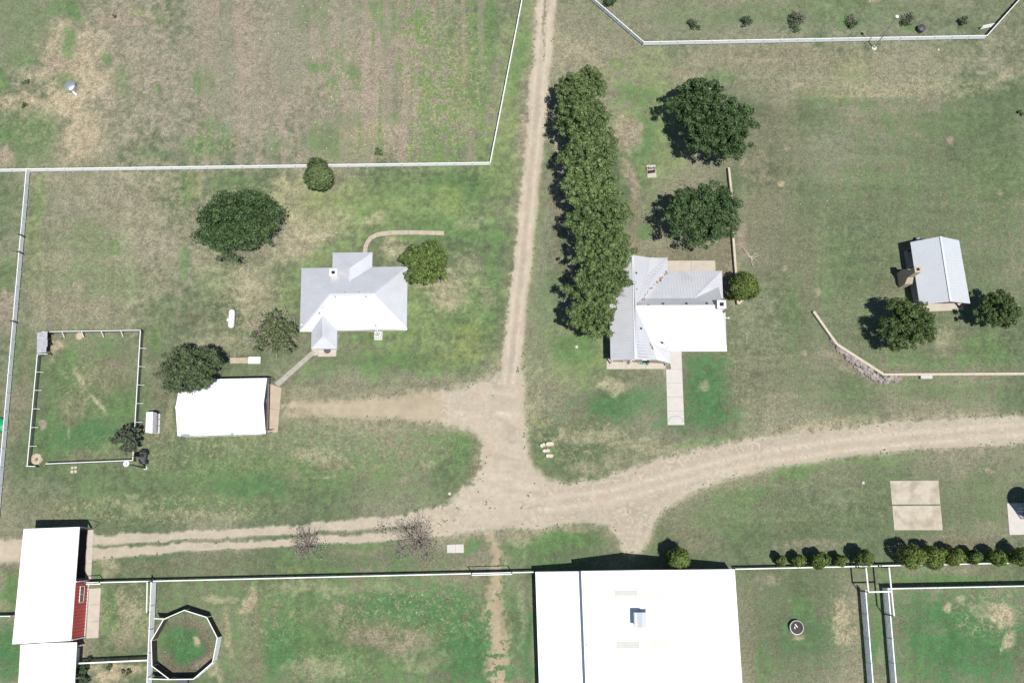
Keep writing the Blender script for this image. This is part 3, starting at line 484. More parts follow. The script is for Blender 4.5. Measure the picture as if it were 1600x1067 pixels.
# ------------------------------------------------------------------ grass tufts (uncountable)
rs = np.random.RandomState(5)
def tufts(name, X, Y, C, lab, smin, smax):
    n = len(X); nb = 3
    X = np.repeat(X, nb); Y = np.repeat(Y, nb); C = np.repeat(C, nb, 0); k = n * nb
    a = rs.rand(k) * 2 * np.pi; s = smin + rs.rand(k) * (smax - smin); wd = s * (.35 + .3 * rs.rand(k)); h = s * (.15 + .3 * rs.rand(k))
    ca, sa = np.cos(a), np.sin(a)
    b1 = np.stack([X - sa * wd, Y + ca * wd, np.full(k, -.01)], -1); b2 = np.stack([X + sa * wd, Y - ca * wd, np.full(k, -.01)], -1)
    tp = np.stack([X + ca * s, Y + sa * s, h], -1)
    V = np.stack([b1, b2, tp], 1).reshape(-1, 3); cc = np.repeat(np.concatenate([C, np.ones((k, 1))], -1), 3, 0)
    me = np_mesh(name, V, np.arange(3 * k).reshape(-1, 3), LEAF, cc)
    o = bpy.data.objects.new(name, me); link(o); tag(o, lab, 'grass', kind='stuff'); return o
NT = 110000
tx = rs.rand(NT) * 164 - 82; ty = rs.rand(NT) * 112 - 26
_, _, ct, ft, nzt = field(tx, ty); tpx, tpy = to_px(tx, ty)
m_, j_, t_, s_ = roads(tpx, tpy, nzt)
SOLID = [(36, 826, 142, 1100), (60, 515, 82, 555), (469, 395, 637, 560), (945, 400, 1135, 580), (275, 590, 438, 682), (836, 885, 1165, 1200), (1405, 370, 1516, 487), (1388, 748, 1474, 830), (1574, 790, 1640, 836), (1040, 540, 1072, 666), (136, 915, 160, 998)]
keep = (m_ < .05) & (j_ < .5) & (t_ < .1) & (s_ < .25)
for a, b, c, d in SOLID: keep &= ~((tpx > a) & (tpx < c) & (tpy > b) & (tpy < d))
tx, ty, ct = tx[keep], ty[keep], ct[keep]
cc = albedo(ct) * (1.0 + .6 * rs.rand(len(tx)))[:, None]
dry = rs.rand(len(tx)) < .24; cc[dry] = cc[dry] * .4 + np.array(alb((190, 178, 142))) * .6
gr = rs.rand(len(tx)) < .18; cc[gr] = cc[gr] * .45 + np.array(alb((92, 114, 68))) * .55
tufts('grass', tx, ty, cc, 'short dry and green grass tufts across the fields', .07, .19)
# weeds along the road edges and wheel tracks
NT = 60000; tx = rs.rand(NT) * 160 - 80; ty = rs.rand(NT) * 104 - 24
px2, py2 = to_px(tx, ty); n1, n2, n3 = fbm(tx * .35, ty * .35, 4, 1), fbm(tx * 1.3, ty * 1.3, 3, 5), vn(tx * 3.2, ty * 3.2, 9)
z0 = np.zeros_like(tx); m_, j_, t_, s_ = roads(px2, py2, (n1, n2, n3, z0, z0))
jj = inpoly(px2, py2 - 3, JUNC) ^ inpoly(px2, py2 + 5, JUNC)
edge = ((abs(m_) < .12) | (abs(t_ + .15) < .28) | (jj & (px2 > 560)) | ((s_ > .1) & (n2 > .47))) & (n2 + .3 * (rs.rand(NT) - .5) > .5) & (py2 > 30) & ~((px2 > 36) & (px2 < 140) & (py2 > 822))
k = np.nonzero(edge & (n1 > .5))[0][:2200]
tufts('weeds', tx[k], ty[k], np.array(alb((112, 124, 84)))[None] * (.8 + .6 * rs.rand(len(k)))[:, None], 'dark weedy tufts along the dirt road edges', .10, .26)

# ------------------------------------------------------------------ building helpers
def roof(parent, polys, m, thick=.10, seam=.42, name='roof', seam_h=.035):
    """sheet-metal roof from planar polygons, with a folded edge and standing seams"""
    mb = MB(); key = {}
    def vid(p):
        k = tuple(round(c, 3) for c in p)
        if k not in key: key[k] = len(mb.v); mb.v.append(tuple(p))
        return key[k]
    ed = {}
    fs = []
    for pl in polys:
        n = Vector((0, 0, 0))
        for i in range(len(pl)):
            a, b = pl[i], pl[(i + 1) % len(pl)]; n += Vector(a).cross(Vector(b))
        if n.z < 0: pl = pl[::-1]
        f = [vid(p) for p in pl]; fs.append(f)
        for i in range(len(f)): ed.setdefault(frozenset((f[i], f[(i + 1) % len(f)])), []).append((f[i], f[(i + 1) % len(f)]))
    nv = len(mb.v); mb.v += [(v[0], v[1], v[2] - thick) for v in mb.v]
    mb.f = [tuple(f) for f in fs] + [tuple(i + nv for i in f[::-1]) for f in fs]
    for e, l in ed.items():
        if len(l) == 1: a, b = l[0]; mb.f.append((b, a, a + nv, b + nv))
    o = build(name, mb, m, parent)
    if seam:
        sb = MB()
        for pl in polys:
            pl = [Vector(p) for p in pl]; n = (pl[1] - pl[0]).cross(pl[2] - pl[0]).normalized()
            if n.z < 0: n = -n
            fall = Vector((n.x, n.y, 0))
            if fall.length < 1e-4: continue
            acr = Vector((0, 0, 1)).cross(fall).normalized(); dn = acr.cross(n).normalized()
            o0 = pl[0]; q = [((p - o0).dot(acr), (p - o0).dot(dn)) for p in pl]
            u0, u1 = min(a for a, _ in q), max(a for a, _ in q); k = u0 + seam / 2
            while k < u1:
                ts = []
                for i in range(len(q)):
                    (ua, va), (ub, vb) = q[i], q[(i + 1) % len(q)]
                    if (ua > k) != (ub > k): ts.append(va + (vb - va) * (k - ua) / (ub - ua))
                ts.sort()
                for a, b in zip(ts[::2], ts[1::2]):
                    if b - a > .3:
                        p = o0 + acr * k + n * (seam_h / 2 + .001); sb.bar(p + dn * (a + .03), p + dn * (b - .03), .05, seam_h)
                k += seam
        if sb.v: s = build('roof_seams', sb, m, o); s['kind'] = 'stuff'
    return o
def ridge_cap(parent, pts, m, wd=.3):
    mb = MB()
    for a, b in zip(pts[:-1], pts[1:]): mb.bar(Vector(a) + Vector((0, 0, .045)), Vector(b) + Vector((0, 0, .045)), wd, .05)
    return build('ridge_cap', mb, m, parent)
def opening(parent, A, B, s, wd, z0, h, kind='window', m=None):
    """window or door on the outside of the wall line A -> B (outside is to the right of A -> B)"""
    A, B = Vector((*A[:2], 0)), Vector((*B[:2], 0)); d = (B - A).normalized(); n = Vector((d.y, -d.x, 0)); c = A + (B - A) * s; rz = math.atan2(d.y, d.x)
    f = MB(); t = .09
    for x, z, a, b in ((-wd / 2, z0 + h / 2, t, h), (wd / 2, z0 + h / 2, t, h), (0, z0, wd + t, t), (0, z0 + h, wd + t, t)) + (((0, z0 + h / 2, .05, h - .1),) if kind == 'window' else ()):
        p = c + d * x + n * .03; f.box((p.x, p.y, z), (a, .09, b), rz)
    o = build(kind, f, M['trim'], parent)
    p = c + n * .02; g = MB().box((p.x, p.y, z0 + h / 2), (wd - t + .02, .05, h - t + .02), rz)
    build('pane' if kind == 'window' else 'door_leaf', g, m or M['glass'], o)
    if kind == 'door':
        p = c + d * (wd / 2 - .14) + n * .06; build('handle', MB().box((p.x, p.y, z0 + h * .48), (.10, .06, .05), rz), M['galv'], o)
    return o
def inset(poly, k):
    """shrink a convex plan polygon by k metres"""
    n = len(poly); ar = sum(poly[i][0] * poly[(i + 1) % n][1] - poly[(i + 1) % n][0] * poly[i][1] for i in range(n))
    if ar < 0: poly = poly[::-1]
    out = []
    for i in range(n):
        a, b, c = [Vector(poly[(i + j) % n][:2]) for j in (-1, 0, 1)]
        d1, d2 = (b - a).normalized(), (c - b).normalized(); n1, n2 = Vector((-d1.y, d1.x)), Vector((-d2.y, d2.x))
        q = b + (n1 + n2) / (1 + n1.dot(n2)) * k; out.append((q.x, q.y))
    return out
def vent_pipe(parent, p, h=.45, r=.07, name='vent_pipe', m=None):
    mb = MB().tube([(p.x, p.y, p.z - .1), (p.x, p.y, p.z + h)], r, 8); mb.lathe((p.x, p.y, p.z), [(.17, -.02), (.1, .1)], 8)
    return build(name, mb, m or M['galv'], parent)
def chimney_box(parent, p, sx, sy, z0, z1, m, rz=0):
    ch = build('chimney', MB().box((p.x, p.y, (z0 + z1) / 2), (sx, sy, z1 - z0), rz), m, parent)
    build('chimney_cap', MB().box((p.x, p.y, z1 + .06), (sx + .16, sy + .16, .12), rz), m, ch)
    build('flue', MB().box((p.x, p.y, z1 + .16), (sx * .5, sy * .5, .12), rz).box((p.x, p.y, z1 + .225), (sx * .36, sy * .36, .02), rz), M['black'], ch)
    return ch

# ------------------------------------------------------------------ farmhouse (west)
def farmhouse():
    ze, zr = 2.7, 4.8
    nw, ne, se, sw = P(471, 419, ze), P(637, 416.5, ze), P(635.5, 514.5, ze), P(468.5, 517, ze)
    r1, r2 = P(515, 460.3, zr), P(582.5, 459.8, zr)
    h = thing('farmhouse', 'white metal hip-roofed farmhouse with chimney beside the dirt road', 'house', (*((nw + se) / 2).xy, 0))
    a, b, c = P(519.7, 394.8, ze), P(582, 394.3, ze), P(581.5, 417.2, ze); d = P(519.5, 418.5, ze)
    w1, w2 = P(547, 418.5, 3.75), P(546.5, 447, 3.75)     # north wing ridge
    s1, s2 = P(505, 492, 3.62), P(505.2, 524.5, 3.62)     # south wing ridge
    e, f, g, i = P(486, 545, ze), P(526.3, 544.8, ze), P(526.5, 510, ze + .24), P(486.4, 513, ze + .24)
    m = M['roof_grey']; W = M['wall_white']
    main = [p.xy for p in (sw, se, ne, nw)]
    build('wall', MB().prism(inset(main, .45), -.05, 2.62), W, h)
    build('wall', MB().prism(inset([p.xy for p in (d, c, b, a)] , .4), -.05, 2.60), W, h)
    build('wall', MB().prism(inset([p.xy for p in (e, f, g, i)], .35), -.05, 2.61), W, h)
    ro = roof(h, [[nw, ne, r2, r1], [sw, se, r2, r1], [nw, sw, r1], [ne, se, r2]], m)
    ridge_cap(ro, [r1, r2], m); ridge_cap(ro, [nw, r1, sw], m, .2); ridge_cap(ro, [ne, r2, se], m, .2)
    # wing roofs run into the main slopes
    dn, cn = P(519.3, 432, ze + .32), P(581.5, 430, ze + .32)
    up = w2 + (w2 - w1) * .1
    r_ = roof(h, [[a, b, w1], [b, Vector((c.x, c.y, ze)), up, w1], [a, Vector((d.x, d.y, ze)), up, w1]], m); ridge_cap(r_, [w1, w2], m, .2)
    us = s1 + (s1 - s2) * .05
    r_ = roof(h, [[e, f, s2], [f, Vector((g.x, g.y, ze)), us, s2], [e, Vector((i.x, i.y, ze)), us, s2]], m); ridge_cap(r_, [s1, s2], m, .2)
    ch = P(520.5, 425.5, 4.4); chimney_box(h, ch, .95, .85, 2.0, 4.2, M['wall_white'])
    fl = P(525, 433, 3.35); build('flashing', MB().box((fl.x, fl.y, 3.34), (1.0, .5, .06)), mat('copper flashing', (.5, .3, .24), .6), h)
    for q in ((539, 457, 4.62), (561, 456.5, 4.62)): vent_pipe(h, P(*q), .35, .06)
    for q in ((524, 464, 4.6), (572, 463.5, 4.6), (499, 489, 3.7), (504.5, 481, 3.9), (587.5, 508.5, 2.9)): vent_pipe(h, P(*q), .3, .09)
    dish = P(472, 508, 2.85); build('roof_dish', MB().lathe((dish.x, dish.y, 2.8), [(.02, 0), (.2, .05), (.35, .2)], 12), M['galv'], h)
    fp = inset(main, .45)
    for s, wd in ((.16, 1.4), (.42, 1.6), (.86, 1.4)): opening(h, fp[0], fp[1], s, wd, .9, 1.2)
    opening(h, fp[0], fp[1], .66, 1.0, .05, 2.1, 'door', M['wall_tan'])
    for s in (.25, .7): opening(h, fp[1], fp[2], s, 1.3, .9, 1.2); opening(h, fp[3], fp[0], s, 1.3, .9, 1.2)
    for s in (.2, .8): opening(h, fp[2], fp[3], s, 1.3, .9, 1.2)
    gut = MB()
    for p, q in ((sw, Vector((i.x, sw.y, ze))), (g, se)): gut.bar(Vector((p.x, p.y - .04, ze - .06)), Vector((q.x, q.y - .04, ze - .06)), .12, .1)
    build('gutter', gut, M['trim'], h)
    return h
farmhouse()

# ------------------------------------------------------------------ ranch house (east)
def ranch():
    def z(zx, zy, h): return P(930 + zx / 5.335, 385 + zy / 5.335, h)
    ze, zb, zr = 2.7, 3.95, 5.4
    m = M['roof_grey']
    Fv, G = z(603, 206, ze), z(1056, 204, ze)               # north eave
    Hh, Hw = z(830, 430, zb), z(404, 432, zb)
    Ew, Ee = z(333, 500, zr), z(1050, 497, zr)              # main ridge
    u1, u2 = z(1050, 425, 4.0), z(1030, 342, 3.05)          # upper north slope running down onto the porch slope
    SE_, SW_ = z(1097, 874, ze), z(628, 874, ze); Hs = z(850, 602, 4.55); us = z(1062, 560, 4.5)
    h = thing('ranch_house', 'pale metal-roofed ranch house beside the tall tree row', 'house', (*((G + SW_) / 2).xy, 0))
    # west wing, ridge north-south
    rn, rsn = z(314, 72, 5.0), z(336, 942, 5.0)
    ws = z(128, 950, 3.5); wn = rn + (ws - rsn)
    C_, B_, D_ = z(603, 96, ze), z(462, 95, 3.55), z(430, 252, 3.9)
    SEw = z(632, 976, ze); V1 = z(470, 800, 3.7); V2 = z(512, 946, 3.3); Vs = z(622, 872, ze + .12)
    build('wall', MB().prism(inset([p.xy for p in (Fv, G, SE_, SW_)], .5), -.05, 2.6), M['wall_tan'], h)
    build('wall', MB().prism(inset([p.xy for p in (wn, C_, SEw, ws)], .5), -.05, 2.58), M['wall_tan'], h)
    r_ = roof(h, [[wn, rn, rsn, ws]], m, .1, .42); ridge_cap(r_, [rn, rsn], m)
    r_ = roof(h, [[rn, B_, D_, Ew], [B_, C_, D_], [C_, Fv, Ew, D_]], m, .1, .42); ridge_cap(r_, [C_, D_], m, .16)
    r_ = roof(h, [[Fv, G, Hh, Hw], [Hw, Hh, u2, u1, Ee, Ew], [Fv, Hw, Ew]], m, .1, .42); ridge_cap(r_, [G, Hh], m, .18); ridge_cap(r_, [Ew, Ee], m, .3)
    zl = z(1066, 434, ze + .1)
    roof(h, [[G, zl, Hh]], m, .1, .42)
    r_ = roof(h, [[Ew, Ee, us, Hs], [Ew, Hs, SE_, SW_]], M['roof_white'], .1, .42); ridge_cap(r_, [Hs, SE_], m, .16)  # sun glare put into the colour: south slopes white, the rest grey
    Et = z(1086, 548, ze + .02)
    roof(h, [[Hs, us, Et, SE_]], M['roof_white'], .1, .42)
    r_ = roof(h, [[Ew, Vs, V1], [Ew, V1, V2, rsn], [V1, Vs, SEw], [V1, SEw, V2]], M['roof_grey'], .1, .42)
    # gable faces under the ridges
    gb = MB(); b1, b2, b3 = z(336, 930, 5.0), z(140, 940, 2.85), z(505, 936, 3.1)
    for p, q, t in ((b2, b3, b1),):
        gb.add([p, q, t, p + Vector((0, .2, 0)), q + Vector((0, .2, 0)), t + Vector((0, .2, 0))], [(0, 1, 2), (5, 4, 3), (0, 3, 4, 1), (1, 4, 5, 2), (2, 5, 3, 0)])
    build('gable_wall', gb, M['wall_tan'], h)
    ge = MB(); q1, q2, q3 = Ee + Vector((-.15, 0, -.15)), u1 + Vector((-.15, 0, -.1)), us + Vector((-.15, 0, -.1))
    ge.add([q1, q2, q3, Vector((q2.x, q2.y, 2.7)), Vector((q3.x, q3.y, 2.7))], [(0, 1, 3, 4, 2)])
    ge.add([v + Vector((-.15, 0, 0)) for v in (q1, q2, q3, Vector((q2.x, q2.y, 2.7)), Vector((q3.x, q3.y, 2.7)))], [(2, 4, 3, 1, 0)])
    build('gable_wall', ge, M['wall_tan'], h)
    # leaf litter along the valley
    lt = MB(); rr = random.Random(3)
    for k in range(42):
        t = rr.random() ** .8; p = Ew.lerp(Fv, t) + Vector((rr.gauss(0, .10), rr.gauss(0, .10), .06)); s = rr.uniform(.05, .14); a = rr.random() * 3
        lt.box(p, (s * 2, s, .04), a)
    lo = build('leaf_litter', lt, M['rust'], h); lo['kind'] = 'stuff'
    lt2 = MB()
    for k in range(16):
        p = z(445 + k * 2.6 + rr.uniform(-4, 4), 790 + k * 4.4, 3.85); lt2.box(p, (.14, .09, .05), rr.random() * 3)
    for k in range(6):
        p = z(540 + k * 5 + rr.uniform(-4, 4), 790 + k * 4, 3.5); lt2.box(p, (.12, .08, .05), rr.random() * 3)
    lo = build('leaf_litter', lt2, M['rust'], h); lo['kind'] = 'stuff'
    cp = z(1057, 480, 6.4); chimney_box(h, cp, 1.05, 1.0, 0, 6.1, M['wall_white'])
    sh = z(1052, 556, 3.2); build('chimney_shoulder', MB().box((cp.x - .05, cp.y - 1.05, 1.6), (1.0, 1.0, 3.3)), M['wall_white'], h)
    for q in ((342, 222, 4.95), (345, 360, 4.95), (444, 490, 5.25), (567, 478, 5.1), (762, 476, 5.1), (933, 474, 5.1), (384, 683, 4.9), (560, 803, 3.55), (452, 958, 2.8)):
        vent_pipe(h, z(*q), .28, .08, m=M['dark'])
    dp = z(1105, 595, 2.6); build('wall_lamp', MB().box((dp.x - .2, dp.y, 2.5), (.7, .08, .08)).box((dp.x + .15, dp.y, 2.45), (.16, .2, .2)), M['trim'], h)
    fp = inset([p.xy for p in (Fv, G, SE_, SW_)], .5)
    for k in range(4):
        for s in (.28, .72): opening(h, fp[k], fp[(k + 1) % 4], s, 1.5, .9, 1.25)
    fp = inset([p.xy for p in (wn, C_, SEw, ws)], .5)
    for k in range(4):
        opening(h, fp[k], fp[(k + 1) % 4], .3, 1.4, .9, 1.25)
    opening(h, fp[0], fp[1], .62, 1.0, .08, 2.1, 'door', M['brown'])
    # posts of the south porch
    pm = MB().box((0, 0, 1.3), (.14, .14, 2.5)); me = mesh_of('porch_post', pm, M['trim'])
    for t in (.04, .35, .66, .96):
        p = ws.lerp(SEw, t); l = ROOT[h.name]; inst('porch_post', me, h, (p.x - l[0], p.y - l[1] + .2, 0))
    return h
ranch()

# ------------------------------------------------------------------ garage
def garage():
    ze, zr = 3.1, 4.5
    nw, ne, se, sw = P(282, 601.5, ze), P(417.3, 590.5, ze), P(415, 677.5, ze), P(277.5, 681, ze)
    # keep the plan square: north-west corner follows the west wall
    nw = P(282.3, 593, ze)
    rw, re = P(274.3, 636, zr), P(411.7, 632, zr)
    h = thing('garage', 'white gable-roofed garage with red front beside the pen', 'garage', (*((nw + se) / 2).xy, 0))
    fp = [p.xy for p in (sw, se, ne, nw)]
    ins = inset([p.xy for p in (sw, se + Vector((-1.15, .04, 0)), ne + Vector((-1.15, .1, 0)), nw)], .12)
    build('wall', MB().prism(ins, -.05, 3.0), M['wall_white'], h)
    r_ = roof(h, [[sw, se, re, rw], [nw, ne, re, rw]], M['roof_white'], .1, .45); ridge_cap(r_, [rw, re], M['roof_white'], .3)
    for a, b, t, m in ((ne, se, re, M['wall_red']), (nw, sw, rw, M['wall_white'])):
        dx = -1.25 if m is M['wall_red'] else .14; gb = MB()
        p = [Vector((a.x + dx, a.y, 3.0)), Vector((b.x + dx, b.y, 3.0)), Vector((t.x + dx, t.y, zr - .13))]
        if m is M['wall_red']: p = [Vector((q.x, min(max(q.y, b.y + .15), a.y - .15), q.z)) for q in p]
        q = [v + Vector((.12 if dx < 0 else -.12, 0, 0)) for v in p]; gb.add(p + q, [(0, 1, 2), (5, 4, 3), (0, 3, 4, 1), (1, 4, 5, 2), (2, 5, 3, 0)])
        build('gable_wall', gb, m, h)
    A, B = Vector(ins[1]), Vector(ins[2]); d = (B - A).normalized(); n = Vector((d.y, -d.x)); rz = math.atan2(d.y, d.x); L = (B - A).length
    c = (A + B) / 2 + n * .03
    build('front_panel', MB().box((c.x, c.y, 1.45), (L - .2, .06, 2.9), rz), M['wall_red'], h)
    for k in (-1, 1):
        p = c + d * k * L * .24 + n * .05; dr = build('garage_door', MB().box((p.x, p.y, 1.25), (2.9, .06, 2.4), rz), M['trim'], h)
        for zz in (.55, 1.1, 1.65, 2.2):
            q = p + n * .04; build('door_panel', MB().box((q.x, q.y, zz), (2.7, .04, .46), rz), M['trim'], dr)
    g = (ne + se) / 2
    build('gutter', MB().bar(Vector((ne.x + .12, ne.y, ze - .12)), Vector((se.x + .12, se.y, ze - .12)), .16, .16), M['dark'], h)
    for p, s in ((ne, 1), (se, -1)):
        build('bracket', MB().bar(Vector((p.x + .1, p.y, ze - .15)), Vector((p.x + .75, p.y - .35 * s, 2.3)), .07, .07).bar(Vector((p.x + .75, p.y - .35 * s, 2.3)), Vector((p.x + .1, p.y - .35 * s, 2.3)), .06, .06), M['dark'], h)
    for t, wd in ((.09, 1.2), (.62, .5)):
        p = sw.lerp(se, t); build('roof_vent', MB().box((p.x, p.y + .12, ze + .10), (wd, .25, .12)), M['galv'], h)
    for s in (.25, .7): opening(h, ins[0], ins[1], s, 1.4, 1.0, 1.1)
    opening(h, ins[2], ins[3], .5, 1.4, 1.0, 1.1)
    return h
garage()

# ------------------------------------------------------------------ big barn (south)
def barn():
    S = 1190
    k = lambda px, py, z: P(px, py, z)
    e_l, e_r = (908, 891.8), (1148, 889)
    L0, L1 = k(908, 891.8, 5.0), k(919.5, S, 5.0)
    R0, R1 = k(1000, 890.6, 7.5), k(1013, S, 7.5)
    E0, E1 = k(1148, 889, 3.0), k(1168, S, 3.0)
    T0, T1 = k(909, 892.2, 3.7), k(920.5, S, 3.7)
    W0, W1 = k(836.5, 893, 2.6), k(846, S, 2.6)
    h = thing('large_barn', 'huge white metal barn with cupola and four skylights', 'barn', (*((L0 + E1) / 2).xy, 0))
    m = M['roof_white']
    r_ = roof(h, [[L0, R0, R1, L1], [R0, E0, E1, R1]], m, .12, .9, seam_h=.025); ridge_cap(r_, [R0, R1], m, .4)
    roof(h, [[T0, W0, W1, T1]], m, .1, .9, seam_h=.025)
    w = M['wall_white']
    up = lambda a: Vector((a.x, a.y, -.05))
    def slab(p, q, z0p, z1p, t=.15):
        d = (q - p); d.z = 0; d.normalize(); n = Vector((-d.y, d.x, 0)) * t
        vs = [Vector((p.x, p.y, -.05)), Vector((q.x, q.y, -.05)), Vector((q.x, q.y, z1p)), Vector((p.x, p.y, z0p))]
        return vs + [v + n for v in vs], [(3, 2, 1, 0), (4, 5, 6, 7), (0, 1, 5, 4), (1, 2, 6, 5), (2, 3, 7, 6), (3, 0, 4, 7)]
    off = Vector((0, -.25, 0)); offs = Vector((0, .25, 0))
    for a, b, za, zb in ((L0, R0, 4.85, 7.35), (R0, E0, 7.35, 2.85), (W0, T0, 2.48, 3.58)): build('wall', MB().add(*slab(a + off, b + off, za, zb)), w, h)
    for a, b, za, zb in ((L1, R1, 4.85, 7.35), (R1, E1, 7.35, 2.85), (W1, T1, 2.48, 3.58)): build('wall', MB().add(*slab(a + offs, b + offs, za, zb)), w, h)
    ox = Vector((.2, 0, 0))
    build('wall', MB().add(*slab(W0 + ox + off, W1 + ox, 2.48, 2.48)), w, h); build('wall', MB().add(*slab(E0 - ox + off, E1 - ox, 2.85, 2.85)), w, h)
    build('step_wall', MB().add([Vector((L0.x + .12, L0.y - .1, 3.5)), Vector((L1.x + .12, L1.y, 3.5)), Vector((L1.x + .12, L1.y, 4.9)), Vector((L0.x + .12, L0.y - .1, 4.9))], [(0, 1, 2, 3)]).add([Vector((L0.x + .27, L0.y - .1, 3.5)), Vector((L1.x + .27, L1.y, 3.5)), Vector((L1.x + .27, L1.y, 4.9)), Vector((L0.x + .27, L0.y - .1, 4.9))], [(3, 2, 1, 0)]), w, h)
    # north sliding doors
    for t0 in (.28, .5):
        p = L0.lerp(E0, t0) + off; b = build('sliding_door', MB().box((p.x, p.y + .12, 1.8), (3.6, .08, 3.5)), M['wall_white'], h)
        build('door_frame', MB().bar((p.x - 1.75, p.y + .18, .2), (p.x + 1.75, p.y + .18, 3.4), .08, .05).bar((p.x + 1.75, p.y + .18, .2), (p.x - 1.75, p.y + .18, 3.4), .08, .05).box((p.x, p.y + .18, 3.45), (3.6, .05, .15)), M['trim'], b)
    # skylight sheets on both slopes
    def onroof(px, py, west):
        # intersect with the slope plane
        a, b, c = (L0, R0, L1) if west else (R0, E0, E1)
        n = (b - a).cross(c - a); o = Vector((0, 0, HC)); d = P(px, py, 0) - o; t = (a - o).dot(n) / d.dot(n); return o + d * t
    for x0, x1, y0, y1, west in ((960, 996, 922.5, 933.5, 1), (1004, 1037.5, 922, 933.5, 0), (963, 999.5, 1001.5, 1012.5, 1), (1009, 1044, 1000.5, 1012.5, 0)):
        q = [onroof(x, y, west) for x, y in ((x0, y1), (x1, y1), (x1, y0), (x0, y0))]
        if not west: q = q
        s = build('skylight', MB().add([v + Vector((0, 0, .035)) for v in q] + [v + Vector((0, 0, -.02)) for v in q], [(0, 1, 2, 3), (0, 4, 5, 1), (1, 5, 6, 2), (2, 6, 7, 3), (3, 7, 4, 0)]), M['skylight'], h)
        rb = MB()
        for t in (.15, .4, .65, .9): a, b = q[0].lerp(q[3], t), q[1].lerp(q[2], t); rb.bar(a + Vector((0, 0, .05)), b + Vector((0, 0, .05)), .06, .03)
        build('ribs', rb, M['skylight'], s)
    # cupola
    c = P(1003.3, 968.5, 9.0); s = .78
    cu = build('cupola', MB().box((c.x, c.y, 7.9), (1.5, 1.5, 1.7)), M['galv'], h)
    A = [Vector((c.x + x * .95, c.y + y * .9, 8.6)) for x, y in ((-1, -1), (1, -1), (1, 1), (-1, 1))]; r0, r1 = Vector((c.x, c.y - .9, 9.05)), Vector((c.x, c.y + .9, 9.05))
    cm = MB().add(A + [r0, r1] + [v - Vector((0, 0, .08)) for v in A], [(0, 4, 5, 3), (1, 2, 5, 4), (0, 1, 4), (2, 3, 5), (9, 8, 7, 6), (0, 6, 7, 1), (1, 7, 8, 2), (2, 8, 9, 3), (3, 9, 6, 0)])
    build('cupola_roof', cm, M['roof_pale'], cu)
    lv = MB()
    for zz in range(6): lv.box((c.x, c.y + .77, 7.45 + zz * .19), (1.2, .05, .08)).box((c.x - .77, c.y, 7.45 + zz * .19), (.05, 1.2, .08))
    build('louvres', lv, M['dark'], cu)
    vent_pipe(h, onroof(917.5, 1008, 1), .3, .09)
    return h
barn()

